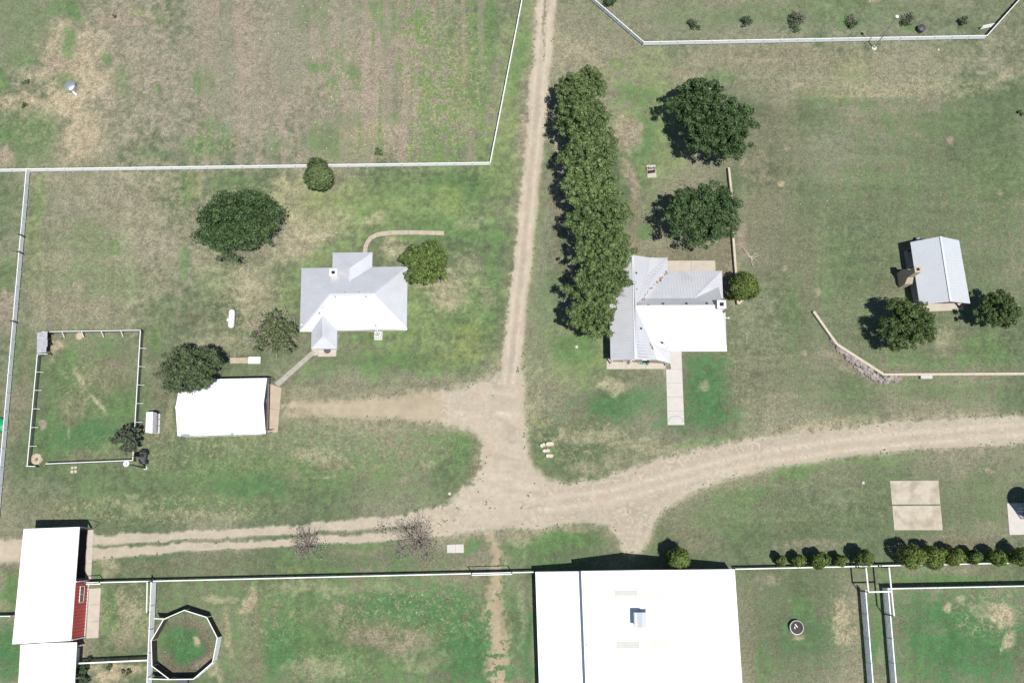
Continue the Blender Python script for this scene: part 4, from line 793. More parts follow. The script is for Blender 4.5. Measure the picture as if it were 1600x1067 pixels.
# ------------------------------------------------------------------ red barn (south-west)
def red_barn():
    zw, zl = 4.6, 3.95
    nw, ne, se, sw = P(37, 826, zw), P(124.3, 823, zl), P(111, 1000.5, zl), P(19, 1006, zw)
    h = thing('red_barn', 'red-walled barn with broad white roof and open north bay', 'barn', (*((nw + se) / 2).xy, 0))
    roof(h, [[nw, ne, se, sw]], M['roof_white'], .14, .6, seam_h=.03)
    # the lower southern range
    S = 1150; gz, rz_ = 3.0, 3.5
    a, b = P(32, 1007, gz), P(120, 1003, gz); c, d = P(112.5, S, gz), P(24, S, gz); r0, r1 = P(72.5, 1004, rz_), P(66, S, rz_)
    ro = roof(h, [[a, r0, r1, d], [r0, b, c, r1]], M['roof_white'], .12, .6, seam_h=.03); ridge_cap(ro, [r0, r1], M['roof_white'], .35)
    mid = lambda t, z: Vector((*ne.lerp(se, t).xy, z)); midw = lambda t, z: Vector((*nw.lerp(sw, t).xy, z))
    t0 = .488
    def slab(p, q, z0, z1, z2, t, m, name='wall'):
        dd = (q - p); dd.z = 0; dd.normalize(); n = Vector((-dd.y, dd.x, 0)) * t
        vs = [Vector((p.x, p.y, z0)), Vector((q.x, q.y, z0)), Vector((q.x, q.y, z2)), Vector((p.x, p.y, z1))]
        return build(name, MB().add(vs + [v + n for v in vs], [(3, 2, 1, 0), (4, 5, 6, 7), (0, 1, 5, 4), (1, 2, 6, 5), (2, 3, 7, 6), (3, 0, 4, 7)]), m, h)
    e0, e1 = mid(t0, 0), mid(.995, 0)
    slab(e1, e0, -.05, zl - .16, zl - .16, .15, M['wall_red'])                 # east wall, red
    slab(midw(.03, 0), midw(.99, 0), -.05, zw - .2, zw - .2, .15, M['wall_red'])
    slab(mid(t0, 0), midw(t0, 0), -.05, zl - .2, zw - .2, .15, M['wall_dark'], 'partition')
    slab(midw(.985, 0), mid(.985, 0), -.05, zw - .2, zl - .2, .15, M['wall_red'])
    # vertical siding ribs on the red wall
    rb = MB(); k = 0; L = (e1 - e0).length; dd = (e1 - e0).normalized(); n = Vector((dd.y, -dd.x, 0)) * -1
    while k < L - .1:
        p = e0 + dd * (k + .1); out = Vector((.02, 0, 0)); rb.bar(Vector((p.x + .02, p.y, .05)), Vector((p.x + .02, p.y, zl - .18)), .05, .05); k += .42
    s = build('siding_ribs', rb, M['wall_red'], h); s['kind'] = 'stuff'
    build('base_trim', MB().bar(e0 + Vector((.04, 0, .12)), e1 + Vector((.04, 0, .12)), .06, .26), M['trim'], h)
    for e in (e0, e1): build('corner_trim', MB().bar(e + Vector((.05, 0, 0)), e + Vector((.05, 0, zl - .2)), .14, .1), M['trim'], h)
    opening(h, e1, e0, .77, 2.0, 1.3, 1.2)
    # posts and beam of the open bay
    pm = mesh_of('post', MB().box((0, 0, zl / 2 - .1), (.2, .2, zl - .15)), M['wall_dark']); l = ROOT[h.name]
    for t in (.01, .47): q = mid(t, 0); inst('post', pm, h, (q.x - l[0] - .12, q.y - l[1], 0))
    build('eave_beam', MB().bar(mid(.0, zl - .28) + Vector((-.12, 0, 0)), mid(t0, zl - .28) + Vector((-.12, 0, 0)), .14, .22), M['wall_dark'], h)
    pw = mesh_of('post', MB().box((0, 0, 1.45), (.16, .16, 2.9)), M['trim'])
    for q in (b.lerp(c, .05), b.lerp(c, .4), b.lerp(c, .8)): inst('post', pw, h, (q.x - l[0] - .3, q.y - l[1], 0))
    build('wall', MB().prism(inset([p.xy for p in (d, c, b, a)], .9), -.05, 2.85), M['wall_white'], h)
    for q in ((141, 811, 141.5, 824),):
        p0, p1 = P(146, 826, .1), P(146, 826, 3.4); build('downpipe', MB().tube([p0, P(146, 826, 3.2), Vector((ne.x, ne.y, 3.8))], .04, 6), M['dark'], h)
    return h
red_barn()

# ------------------------------------------------------------------ pavilion cabin (east)
def pavilion():
    ze, zr = 2.9, 4.9
    nw, ne, se, sw = P(1422.4, 378.4, ze), P(1498.5, 375.8, ze), P(1516, 474.3, ze), P(1436.8, 476, ze)
    rn, rs_ = P(1469.6, 369.5, zr), P(1485.6, 471.2, zr)
    h = thing('pavilion', 'small open gable pavilion with tan chimney among two trees', 'pavilion', (*((nw + se) / 2).xy, 0))
    r_ = roof(h, [[nw, rn, rs_, sw], [rn, ne, se, rs_]], M['roof_pale'], .1, .42); ridge_cap(r_, [rn, rs_], M['roof_pale'], .3)
    fp = inset([p.xy for p in (sw, se, ne, nw)], .25); l = ROOT[h.name]
    pm = mesh_of('post', MB().box((0, 0, 1.4), (.22, .22, 2.75)), M['brown'])
    for t in (0, .5, 1):
        for a, b in ((fp[0], fp[3]), (fp[1], fp[2])): q = Vector(a).lerp(Vector(b), t); inst('post', pm, h, (q.x - l[0], q.y - l[1], 0))
    for a, b in ((fp[0], fp[3]), (fp[1], fp[2]), (fp[0], fp[1]), (fp[3], fp[2])): build('beam', MB().bar((*a, 2.72), (*b, 2.72), .16, .2), M['brown'], h)
    build('wall', MB().prism([(Vector(fp[3]).lerp(Vector(fp[2]), .06) + Vector((0, k))).to_tuple() for k in (-.1, -.25)] + [(Vector(fp[3]).lerp(Vector(fp[2]), .94) + Vector((0, k))).to_tuple() for k in (-.25, -.1)], 0, 2.6), M['wall_dark'], h)
    tr = MB(); a, b = Vector((*fp[0], 2.85)), Vector((*fp[1], 2.85)); t = Vector((rs_.x, rs_.y + .25, zr - .2))
    tr.bar(a, t, .14, .2).bar(b, t, .14, .2).bar((a + b) / 2, t, .14, .14).bar(a.lerp(b, .28), a.lerp(t, .55), .12, .12).bar(a.lerp(b, .72), b.lerp(t, .55), .12, .12)
    build('truss', tr, M['brown'], h)
    # knee brace and panel that shows on the porch
    q = Vector((*fp[1], 0)); build('gable_brace', MB().bar(q + Vector((-.1, .1, 2.0)), q + Vector((-1.5, .1, 2.8)), .16, .3), M['brown'], h)
    build('floor_slab', MB().prism([XY(1411, 388, 0), XY(1488, 384, 0), XY(1505, 484.5, 0), XY(1446.8, 487, 0), XY(1430, 487, 0)], -.05, .08), M['conc'], h)
    # chimney: wide firebox, shoulders, slim stack; stands outside the west eave
    cb = P(1408.5, 438.5, 0); d = (nw - sw).normalized(); rz = math.atan2(d.y, d.x) - math.pi / 2
    mb = MB(); ca, sa = math.cos(rz), math.sin(rz)
    def ring(wx, wy, z, ox=0): return [(cb.x + (x * wx + ox) * ca - y * wy * sa, cb.y + (x * wx + ox) * sa + y * wy * ca, z) for x, y in ((-.5, -.5), (.5, -.5), (.5, .5), (-.5, .5))]
    prof = [ring(1.1, 2.2, -.05), ring(1.1, 2.2, 2.1), ring(.85, .8, 3.0), ring(.85, .8, 5.5)]
    vs = [v for r in prof for v in r]; fs = [(3, 2, 1, 0)]
    for i in range(3): fs += [(i * 4 + k, i * 4 + (k + 1) % 4, i * 4 + 4 + (k + 1) % 4, i * 4 + 4 + k) for k in range(4)]
    fs.append((12, 13, 14, 15)); mb.add(vs, fs); ch = build('chimney', mb, M['wall_tan'], h)
    build('flue', MB().box((cb.x, cb.y, 5.56), (.36, .36, .2), rz).box((cb.x, cb.y, 5.665), (.3, .3, .02), rz), M['black'], ch)
    build('chimney_cap', MB().box((cb.x, cb.y, 5.51), (.92, .88, .06), rz), M['wall_tan'], ch)
    return h
pavilion()
q = P(1433, 375, .4)
g = thing('barbecue_grill', 'small dark grill in the shade behind the pavilion', 'grill', (q.x, q.y, 0))
build('firebox', MB().lathe((q.x, q.y, .75), [(.05, -.25), (.3, -.15), (.33, .05), (.25, .2), (.02, .25)], 12), M['galv'], g); build('leg', MB().tube([(q.x - .25, q.y, 0), (q.x - .12, q.y, .6)], .03), M['dark'], g); build('leg', MB().tube([(q.x + .25, q.y, 0), (q.x + .12, q.y, .6)], .03), M['dark'], g); build('leg', MB().tube([(q.x, q.y + .25, 0), (q.x, q.y + .1, .6)], .03), M['dark'], g)

# ------------------------------------------------------------------ small sheds
def coop():
    z1, z2 = 1.45, 1.95
    nw, sw, n0, s0, ne, se = P(228.5, 644, z1), P(227, 675.5, z1), P(238.6, 643, z2), P(238, 677, z2), P(245.5, 645, z1), P(244.5, 676.5, z1)
    h = thing('chicken_coop', 'small white-roofed coop with pale side run near the garage', 'coop', (*((nw + se) / 2).xy, 0))
    roof(h, [[nw, n0, s0, sw]], M['roof_white'], .06, .3); roof(h, [[n0, ne, se, s0]], M['roof_old'], .06, .3)
    fp = inset([p.xy for p in (sw, se, ne, nw)], .12); build('wall', MB().prism(fp, -.03, 1.36), M['wall_white'], h)
    a, b, c, d = XY(246.5, 646, .5), XY(250.5, 646, .5), XY(249.5, 677, .5), XY(245.5, 677, .5)
    rn = build('run', MB().prism([a, b, c, d], -.02, .55), M['conc_white'], h)
    for t in (.3, .62): p, q = Vector(a).lerp(Vector(d), t), Vector(b).lerp(Vector(c), t); build('batten', MB().bar((*p, .56), (*q, .56), .08, .05), M['dark'], rn)
    opening(h, fp[0], fp[1], .5, .7, .2, .9, 'door', M['wall_tan'])
coop()
def shelter():
    z = 1.9
    a, b, c, d = P(58, 520, z), P(74, 518.5, z - .15), P(72.5, 551, z - .15), P(57.5, 552, z)
    h = thing('loafing_shelter', 'grey patched tin shelter in the corner of the pen', 'shelter', (*((a + c) / 2).xy, 0))
    V_ = lambda u, v, dz=0: a.lerp(b, u).lerp(d.lerp(c, u), v) + Vector((0, 0, dz))
    rr = random.Random(4)
    for k, (u0, u1, v0, v1, dz) in enumerate(((0, .45, 0, .36, 0), (.42, 1.02, -.02, .36, .03), (0, .5, .35, .7, .02), (.47, 1.08, .37, .72, .05), (0, .52, .69, 1, .0), (.55, .98, .72, .99, .03))):
        roof(h, [[V_(u0, v0, dz), V_(u1, v0, dz), V_(u1, v1, dz), V_(u0, v1, dz)]], M['roof_old'], .03, .22, 'tin_sheet', .02)
    me = mesh_of('post', MB().box((0, 0, .85), (.1, .1, 1.7)), M['wall_dark']); l = ROOT[h.name]
    for q in (a, b, c, d, b.lerp(c, .5)): inst('post', me, h, (q.x - l[0], q.y - l[1], 0))
    build('back_wall', MB().bar(Vector((a.x, a.y, .85)), Vector((d.x, d.y, .85)), .05, 1.7), M['wall_dark'], h)
    build('side_wall', MB().bar(Vector((a.x, a.y + .03, .85)), Vector((b.x, b.y + .03, .8)), .05, 1.5), M['wall_dark'], h)
    build('edge_pole', MB().tube([Vector((d.x, d.y - .12, 1.7)), Vector((c.x + .1, c.y - .12, 1.6))], .05), M['rail'], h)
shelter()

# ------------------------------------------------------------------ fences
def run(A, B): 
    A, B = Vector(A), Vector(B); d = B - A; d.z = 0; return A, B, d.length, math.atan2(d.y, d.x)
def rail_fence(label, A, B, h=1.15, bay=2.6, group=None, posts=True, dark_at=()):
    """white rail fence: posts and one panel of thick rails for each bay"""
    A, B, L, rz = run(A, B); n = max(1, round(L / bay)); s = L / n
    t = thing('rail_fence', label, 'fence', (A.x, A.y, 0), group); t.rotation_euler = (0, 0, rz)
    nb = 4 if h < 1.5 else 5; gap = (h - .12) / nb; mb = MB(); th = .105 if h < 1.5 else .13
    for k in range(nb): mb.box((0, 0, .12 + gap * (k + 1) - .065), (s - .10, th, .13))
    me = mesh_of('fence_panel', mb, M['fence'])
    pm = mesh_of('fence_post', MB().box((0, 0, h / 2), (.13, .13, h + .1)).add([(-.09, -.09, h + .05), (.09, -.09, h + .05), (.09, .09, h + .05), (-.09, .09, h + .05), (0, 0, h + .13)], [(0, 1, 4), (1, 2, 4), (2, 3, 4), (3, 0, 4), (3, 2, 1, 0)]), M['fence'])
    for k in range(n): inst('fence_panel', me, t, (s * (k + .5), 0, 0))
    for k in range(n + 1): inst('fence_post', pm, t, (s * k, 0, 0))
    if dark_at:
        dm = mesh_of('gate_post', MB().tube([(0, -.14, 0), (0, -.14, h + .5)], .07, 8).tube([(0, .14, 0), (0, .14, h + .5)], .07, 8).box((0, 0, h + .1), (.1, .34, .1)), M['steel'])
        for k in dark_at: inst('gate_post', dm, t, (s * k, 0, 0))
    return t
def pipe_fence(label, A, B, h=1.3, bay=2.9, rails=2, top=.14, mesh=True, tee=True):
    """white top rail on steel posts, lower rails and netting"""
    A, B, L, rz = run(A, B); n = max(1, round(L / bay)); s = L / n
    t = thing('pipe_fence', label, 'fence', (A.x, A.y, 0)); t.rotation_euler = (0, 0, rz)
    rm = mesh_of('top_rail', MB().box((0, 0, h), (s - .004, top, .09)), M['rail'])
    lm = mesh_of('rail', MB().tube([(-s / 2, 0, 0), (s / 2, 0, 0)], .035, 6), M['wire'])
    pm = mesh_of('post', MB().tube([(0, 0, -.05), (0, 0, h - .05)], .055, 8), M['steel'])
    tm = mesh_of('brace', MB().bar((0, 0, h + .055), (.12, -.75, h * .45), .07, .05), M['rail'])
    if mesh:
        wb = MB(); k = .1
        while k < h - .05: wb.box((0, 0, k), (s, .014, .014)); k += .10
        k = -s / 2
        while k < s / 2: wb.box((k, 0, h / 2), (.014, .014, h - .1)); k += .15
        wm = mesh_of('netting', wb, M['wire'])
    for k in range(n):
        x = s * (k + .5); inst('top_rail', rm, t, (x, 0, 0))
        for j in range(rails): inst('rail', lm, t, (x, 0, h * (j + .5) / (rails + .2)))
        if mesh: o = inst('netting', wm, t, (x, .05, 0)); o['kind'] = 'stuff'
    for k in range(n + 1):
        inst('post', pm, t, (s * k, 0, 0))
        if tee and 0 < k < n: inst('brace', tm, t, (s * k, 0, 0))
    return t
c1 = P(766, 258.8); c0 = P(-60, 270.5); cj = P(47.5, 269.2)
rail_fence('long white rail fence along the south edge of the dry pasture', c0, c1)
rail_fence('white rail fence running north along the west side of the dirt road', c1, P(829, -64), 1.15)
rail_fence('white rail fence down the far west side with dark gate posts', cj, P(-6, 880), 1.2, dark_at=(4, 5, 9))
rail_fence('short diagonal white rail fence beside the tall tree row', P(1004.5, 71.8), P(905, -14), 1.1, 2.5)
rail_fence('long white rail fence below the row of small shrubs', P(1004.5, 71.8), P(1537, 61.8), 1.1, 2.55)
rail_fence('white rail fence climbing to the top right corner', P(1537, 61.8), P(1598, -6), 1.1, 2.5)
rail_fence('tall pale rail fence, left one of the parallel pair', P(1344, 921), P(1362, 1150), 2.0, 3.3)
rail_fence('tall pale rail fence, right one of the parallel pair', P(1379, 921), P(1398, 1150), 2.0, 3.3)
rail_fence('tall white rail fence along the north of the green paddock', P(1387, 919.5, 1.9) , P(1660, 914, 1.9), 2.0, 3.3)
rail_fence('tall white rail fence touching the round pen', P(245, 909), P(236, 1130), 2.0, 3.0)
rail_fence('short white rail fence end west of the red barn', P(-40, 962), P(24, 961), 1.4)
pipe_fence('south pipe fence from the red barn to the big barn', P(118, 910.5, 1.3), P(834, 893.4, 1.3), 1.3, tee=False)
pipe_fence('south pipe fence from the big barn behind the junipers', P(1149, 888.8, 1.3), P(1660, 877.5, 1.3), 1.3, tee=False)
pipe_fence('white-railed pipe fence on the north side of the pen', P(66, 518.5, 1.15), P(219.5, 516, 1.15), 1.15, 2.9, top=.09)
pipe_fence('white-railed pipe fence on the east side of the pen', P(207.5, 719, 1.15), P(219.5, 516, 1.15), 1.15, 2.6, top=.10)
pipe_fence('white-railed pipe fence on the west side of the pen', P(42.5, 727, 1.15), P(58.5, 553, 1.15), 1.15, 2.6, top=.10)
pipe_fence('white-railed pipe fence on the south side of the pen', P(207.5, 719, 1.15), P(71, 724.5, 1.15), 1.15, 2.9, top=.10, tee=False)
pipe_fence('white pipe fence between the red barn and the round pen', P(121, 1036, 1.6), P(232, 1031, 1.6), 1.6, 2.8, top=.18, tee=False)
pipe_fence('short white pipe stub closing the south-west pen corner', P(40.5, 728, 1.1), P(55, 728.5, 1.1), 1.1, 1.4, top=.10, tee=False)
# overhead pipe frames above the gates
def frame(label, pts, h, posts, th=.11):
    p0 = P(*pts[0], h); t = thing('overhead_frame', label, 'gate frame', (p0.x, p0.y, 0))
    for seg in zip(pts[:-1], pts[1:]):
        a, b = P(*seg[0], h), P(*seg[1], h); build('beam', MB().tube([a, b], th, 8), M['rail'], t)
    for k in posts: p = P(*pts[k], h); build('post', MB().tube([(p.x, p.y, -.05), (p.x, p.y, h)], .07, 8), M['steel'], t)
frame('tall white overhead pipe frame at the paddock gate corner', [(1353, 887), (1357, 924.5), (1393, 923.5)], 3.7, (0, 1))
frame('long white overhead beam over the right-hand tall fence', [(1389, 886), (1397, 962)], 3.7, (0, 1))
frame('thin white overhead beam beside the round pen fence', [(230, 909), (229, 957)], 2.9, (0, 1), .08)
# wire lines of the gateway in the south fence
for lab, xa, xb in (('dark hooped gateway in the south fence near the sandy path', 738, 800), ('dark hooped gateway in the south fence by the red barn', 141, 163)):
    ya = np.interp(xa, [118, 834], [910.5, 893.4]); yb = np.interp(xb, [118, 834], [910.5, 893.4])
    a, b = P(xa, ya), P(xb, yb); t = thing('gateway', lab, 'gateway', (a.x, a.y, 0))
    for p in (a, b): build('post', MB().tube([p, p + Vector((0, 0, 3.2))], .06, 8), M['steel'], t)
    build('crossbar', MB().tube([a + Vector((0, 0, 3.2)), b + Vector((0, 0, 3.2))], .05, 8), M['steel'], t)
    build('gate_rail', MB().box(((a + b) / 2 + Vector((0, -.12, 1.2))), ((b - a).length, .22, .10), math.atan2(b.y - a.y, b.x - a.x)), M['rail'], t)
# round pen: nine panels, seven coloured dark to hold their inner-face shade, two white
def round_pen():
    hz = 2.0; top = [(288, 953), (323, 964), (339.5, 996), (332, 1034.5), (302, 1060.5), (265, 1061), (237.4, 1040), (236.2, 1000.5), (255.6, 967)]
    pts = [P(x, y, hz) for x, y in top]; c = sum(pts, Vector()) / 9
    t = thing('round_pen', 'nine-sided white round pen with grass inside', 'round pen', (c.x, c.y, 0))
    for i in range(9):
        a, b = pts[i], pts[(i + 1) % 9]; d = (b - a).normalized(); inn = (c - (a + b) / 2); inn.z = 0; inn.normalize()
        pn = MB()
        for k in range(8): zz = .2 + k * .235; pn.bar(Vector((a.x, a.y, zz)) + d * .07, Vector((b.x, b.y, zz)) - d * .07, .04, .19)
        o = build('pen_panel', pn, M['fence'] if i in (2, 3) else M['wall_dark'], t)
        build('top_rail', MB().bar(a + Vector((0, 0, -.02)), b + Vector((0, 0, -.02)), .11, .08), M['fence'], o)
        p = Vector((a.x, a.y, 0)); build('post', MB().tube([p, p + Vector((0, 0, 2.05))], .07, 8), M['rail'], t)
    for (x0, y0), (x1, y1) in (((241, 966), (256, 966.5)), ((233, 1060), (265, 1061))):
        a, b = P(x0, y0, hz), P(x1, y1, hz); o = build('link_rail', MB().bar(a, b, .12, .08), M['fence'], t)
        pn = MB()
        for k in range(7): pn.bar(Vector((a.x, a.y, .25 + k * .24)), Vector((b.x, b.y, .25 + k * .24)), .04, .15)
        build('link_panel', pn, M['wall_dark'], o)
round_pen()
# open gate leaf by the top right corner, small green paddock tub etc.
a, b = P(1536, 41, 1.1), P(1553, 37.5, 1.1); t = thing('pipe_gate', 'open pale pipe gate leaf beside the top right fence', 'gate', (a.x, a.y, 0))
for z in (.3, .6, .9, 1.15): build('gate_bar', MB().tube([Vector((a.x, a.y, z)), Vector((b.x, b.y, z))], .05, 6), M['rail'], t)
for p in (a, b): build('gate_stile', MB().tube([Vector((p.x, p.y, .15)), Vector((p.x, p.y, 1.2))], .05, 6), M['rail'], t)

# ------------------------------------------------------------------ concrete: slabs each a piece of their path
def slabs(name, label, pieces, m, z=.06, kind='structure', cat='path'):
    c = P(*pieces[0][0]); o = bpy.data.objects.new(name, None); o.location = (c.x, c.y, 0); COL.objects.link(o); ROOT[o.name] = (c.x, c.y, 0); tag(o, label, cat, kind=kind)
    for pc in pieces: build('slab', MB().prism(inset([XY(*q) for q in pc], .012), -.06, z + random.uniform(-.006, .006)), m, o)
    return o
def strip(p0, p1, p2, p3, n):
    """quad p0 p1 (start) p3 p2 (end) split into n slabs"""
    o = []
    for k in range(n):
        l = lambda a, b, t: (a[0] + (b[0] - a[0]) * t, a[1] + (b[1] - a[1]) * t)
        o.append([l(p0, p2, k / n), l(p1, p3, k / n), l(p1, p3, (k + 1) / n), l(p0, p2, (k + 1) / n)])
    return o
slabs('front_walk', 'straight white concrete walk south of the ranch house', strip((1040.5, 577), (1065.8, 577), (1043, 664), (1069.3, 664), 4) + [[(1046, 549), (1064.8, 549), (1065.8, 577), (1048, 577)]], M['conc_white'])
wk = bpy.data.objects['front_walk']; cv = [P(1056 + 11 * math.cos(a), 659 - 9 * abs(math.sin(a)) ** .7, .068) for a in np.linspace(0, math.pi, 15)]
build('score_line', MB().tube(cv, .018, 4), M['dark'], wk)
slabs('south_porch', 'narrow cream concrete porch under the ranch house eave', strip((948, 561), (947.5, 577), (1040, 561), (1040, 576.5), 3), M['conc'])
slabs('patio', 'cream concrete patio behind the ranch house', strip((1042, 407.5), (1042, 426), (1117.5, 407.5), (1118, 426), 2), M['conc'])
slabs('garage_apron', 'tan concrete apron in front of the garage', strip((412, 596), (440, 606), (411, 678), (434, 675.5), 2), mat('tan concrete', (.37, .30, .23), .9, 0, .1, 1, .15, 40, ((.33, .26, .2), .8, .55, .5)))
slabs('back_walk', 'grey diagonal walk from the farmhouse to the garage', strip((489, 546.5), (493, 552.5), (429, 599), (436, 604), 7), mat('grey concrete', (.31, .29, .25), .9, 0, .12, 1.5, .2, 40))
slabs('back_porch', 'small concrete porch under the farmhouse south wing', [[(486, 543), (497, 543), (497, 555), (490, 556)], [(497, 543), (526, 543), (525.5, 557.2), (497, 557.5)]], M['conc'])
# curved garden walk
cen = [(570.5, 396), (571, 387), (574, 379), (580, 371.5), (588, 367.5), (598, 365.3), (611, 364.2), (625, 363.6), (638, 363.5), (652, 363.6), (667, 364), (680, 364.3), (694, 364.6)]
pcs = []
for i in range(len(cen) - 1):
    (x0, y0), (x1, y1) = cen[i], cen[i + 1]
    def nrm(k):
        a, b = cen[max(k - 1, 0)], cen[min(k + 1, len(cen) - 1)]; dx, dy = b[0] - a[0], b[1] - a[1]; l = math.hypot(dx, dy); return (-dy / l * 3.4, dx / l * 3.4)
    n0, n1 = nrm(i), nrm(i + 1); pcs.append([(x0 + n0[0], y0 + n0[1]), (x1 + n1[0], y1 + n1[1]), (x1 - n1[0], y1 - n1[1]), (x0 - n0[0], y0 - n0[1])])
slabs('garden_walk', 'curved sandy-coloured walk north of the farmhouse', pcs, mat('sandy concrete', (.36, .31, .24), .9, 0, .14, 1.5, .2, 30))
slabs('barn_apron', 'long narrow concrete strip beside the open barn bay', strip((138, 828), (146.5, 827), (133, 906), (142.5, 906), 3), M['conc'])
slabs('bay_shade', 'soil darkened with painted shade under the open barn bay', [[(56, 828), (136.8, 828), (131.8, 906), (46, 906)]], mat('soil with painted shade', (.05, .04, .033), .95, 0, .3, 1.5, .3, 15), .02)  # shade under the bay roof is put into this floor's dark colour
slabs('barn_pad', 'cream concrete pad of three slabs beside the red barn wall', strip((139.5, 919), (158, 918), (135, 997), (154, 996), 3), M['conc'])
slabs('stained_pad', 'large stained concrete pad on the east lawn', [[(1390, 751), (1466, 750.5), (1469, 787.6), (1393.5, 788)], [(1393.8, 790), (1469.3, 789.5), (1473, 828), (1397, 828)]], M['conc_old'])
slabs('bin_pad', 'white concrete pad under the grain bin', [[(1573, 786), (1642, 784), (1642, 834), (1577, 835.5)]], M['conc_white'])
slabs('small_pad', 'small white concrete pad by the south fence', strip((698.5, 850.5), (698.5, 863.5), (724.5, 849.8), (725, 863.5), 2), M['conc_white'])
slabs('well_pad', 'pale sandy strip west of the white slab', strip((359, 559), (359, 568), (389, 558.5), (389, 567.5), 2), mat('sandy strip', (.38, .30, .23), .95, 0, .2, 2, .3, 20), .03)
slabs('fire_pad', 'tan concrete pad in the shade by the big oaks', [[(1010, 258.5), (1024.5, 258), (1026, 278), (1011.5, 278.5)]], M['conc'], .08)
slabs('stepping_slabs', 'four small cream slabs outside the pen fence', [[(111.5, 729), (115.3, 728.7), (115.3, 732.5), (111.5, 732.8)], [(116.5, 728.6), (120.5, 728.3), (120.5, 732.2), (116.5, 732.4)], [(110.8, 734.6), (115.3, 734.4), (115, 739), (110.6, 739.2)], [(116.4, 734.3), (120.3, 734.1), (120.2, 738.6), (116.3, 738.8)]], M['cap'], .1)
q = P(398, 563.2, .3); t = thing('well_cover', 'white flat-topped well cover near the garage', 'well cover', (q.x, q.y, 0))
build('lid', MB().box((q.x, q.y, .45), (1.7, .98, .08)), M['tank'], t); build('box', MB().box((q.x, q.y, .2), (1.5, .8, .44)), M['conc_white'], t)
q = P(1437 + 10, 588.5, .4); t = thing('stone_step', 'pale block standing against the long stone coping', 'block', (q.x, q.y, 0)); build('block', MB().box((q.x, q.y, .25), (1.55, .55, .55)), M['conc_white'], t); build('top', MB().box((q.x, q.y, .56), (1.62, .62, .06)), M['conc_white'], t)

# ------------------------------------------------------------------ retaining walls
def stone_wall(name, label, pts, h, wd=.36):
    ps = [P(*q, h) for q in pts]; t = thing(name, label, 'wall', (ps[0].x, ps[0].y, 0))
    for a, b in zip(ps[:-1], ps[1:]):
        L = (b - a).length; n = max(1, round(L / 1.6)); d = (b - a).normalized()
        for k in range(n):
            p, q = a.lerp(b, k / n) + d * .008, a.lerp(b, (k + 1) / n) - d * .008
            build('wall_block', MB().bar(Vector((p.x, p.y, h / 2 - .06)), Vector((q.x, q.y, h / 2 - .06)), wd - .06, h), M['cap'], t)
            build('coping_stone', MB().bar(p + Vector((0, 0, -.03)), q + Vector((0, 0, -.03)), wd + random.uniform(-.02, .02), .09 + random.uniform(0, .015)), M['cap'], t)
stone_wall('retaining_wall', 'cream stone retaining wall bending around the pavilion lawn', [(1271.5, 486.5), (1308, 538), (1381, 585), (1660, 583.5)], .6)
stone_wall('garden_wall', 'low cream wall along the east side of the ranch house yard', [(1139, 262), (1143.5, 305), (1146, 372), (1150.5, 432), (1153.5, 475), (1162, 467.5)], .75, .3)
# rubble bank below the retaining wall
rb = MB(); rr = random.Random(8)
def boulder(mb, c, r, rr):
    n1, n2 = 5, 3; vs = []
    for i in range(1, n2 + 1):
        th = math.pi * i / (n2 + 1)
        for k in range(n1 + 1):
            ph = 2 * math.pi * k / (n1 + 1); q = r * rr.uniform(.75, 1.15); vs.append((c[0] + q * math.sin(th) * math.cos(ph), c[1] + q * math.sin(th) * math.sin(ph), c[2] + q * .75 * math.cos(th)))
    m = n1 + 1; fs = [(i * m + k, (i + 1) * m + k, (i + 1) * m + (k + 1) % m, i * m + (k + 1) % m) for i in range(n2 - 1) for k in range(m)]
    fs += [tuple(range(m)), tuple(range(len(vs) - 1, len(vs) - m - 1, -1))]; mb.add(vs, fs)
for k in range(170):
    t = rr.random(); x = 1300 + t * 106; top = np.interp(x, [1300, 1308, 1381, 1406], [529, 542, 589, 590]); wdt = np.interp(x, [1300, 1315, 1335, 1365, 1385, 1406], [3, 6, 15, 15, 9, 3])
    y = top + rr.random() * wdt; p = P(x, y, 0); boulder(rb, (p.x, p.y, .10 + .25 * (1 - (y - top) / wdt)), rr.uniform(.16, .40), rr)
o = build('rubble_bank', rb, M['rock']); tag(o, 'bank of broken purple-grey rocks below the stone wall', 'rocks', kind='stuff')
# four limestone blocks by the junction
for lab, x, y, sx, sy, hz, a in (('long pale limestone slab, northernmost of the roadside stones', 859, 693.5, 1.2, .62, .55, .06), ('tan tilted limestone slab at the west of the roadside stones', 848, 695.5, .85, .55, .5, .5), ('greyish limestone block in the middle of the roadside stones', 853.5, 704, 1.15, .5, .5, .05), ('tan limestone slab, southernmost of the roadside stones', 858.5, 712, 1.1, .55, .45, -.05)):
    p = P(x, y, .3); mb = MB(); ca, sa = math.cos(a), math.sin(a); r4 = random.Random(x); n = 8; ring = []
    for z_, k_ in ((-.03, 1.0), (hz * .75, .98), (hz, .86)):
        for k in range(n):
            th = 2 * math.pi * k / n + .39; u = max(-1, min(1, math.cos(th) * 1.7)) * sx / 2 * k_ * r4.uniform(.88, 1.05); v = max(-1, min(1, math.sin(th) * 1.7)) * sy / 2 * k_ * r4.uniform(.88, 1.05)
            ring.append((p.x + u * ca - v * sa, p.y + u * sa + v * ca, z_))
    mb.add(ring, [tuple(range(16, 24))] + [(j * 8 + k, j * 8 + (k + 1) % 8, j * 8 + 8 + (k + 1) % 8, j * 8 + 8 + k) for j in (0, 1) for k in range(8)])
    tag(build('boulder', mb, M['lime'], loc=(p.x, p.y, 0)), lab, 'boulder', 'limestone blocks by the junction')

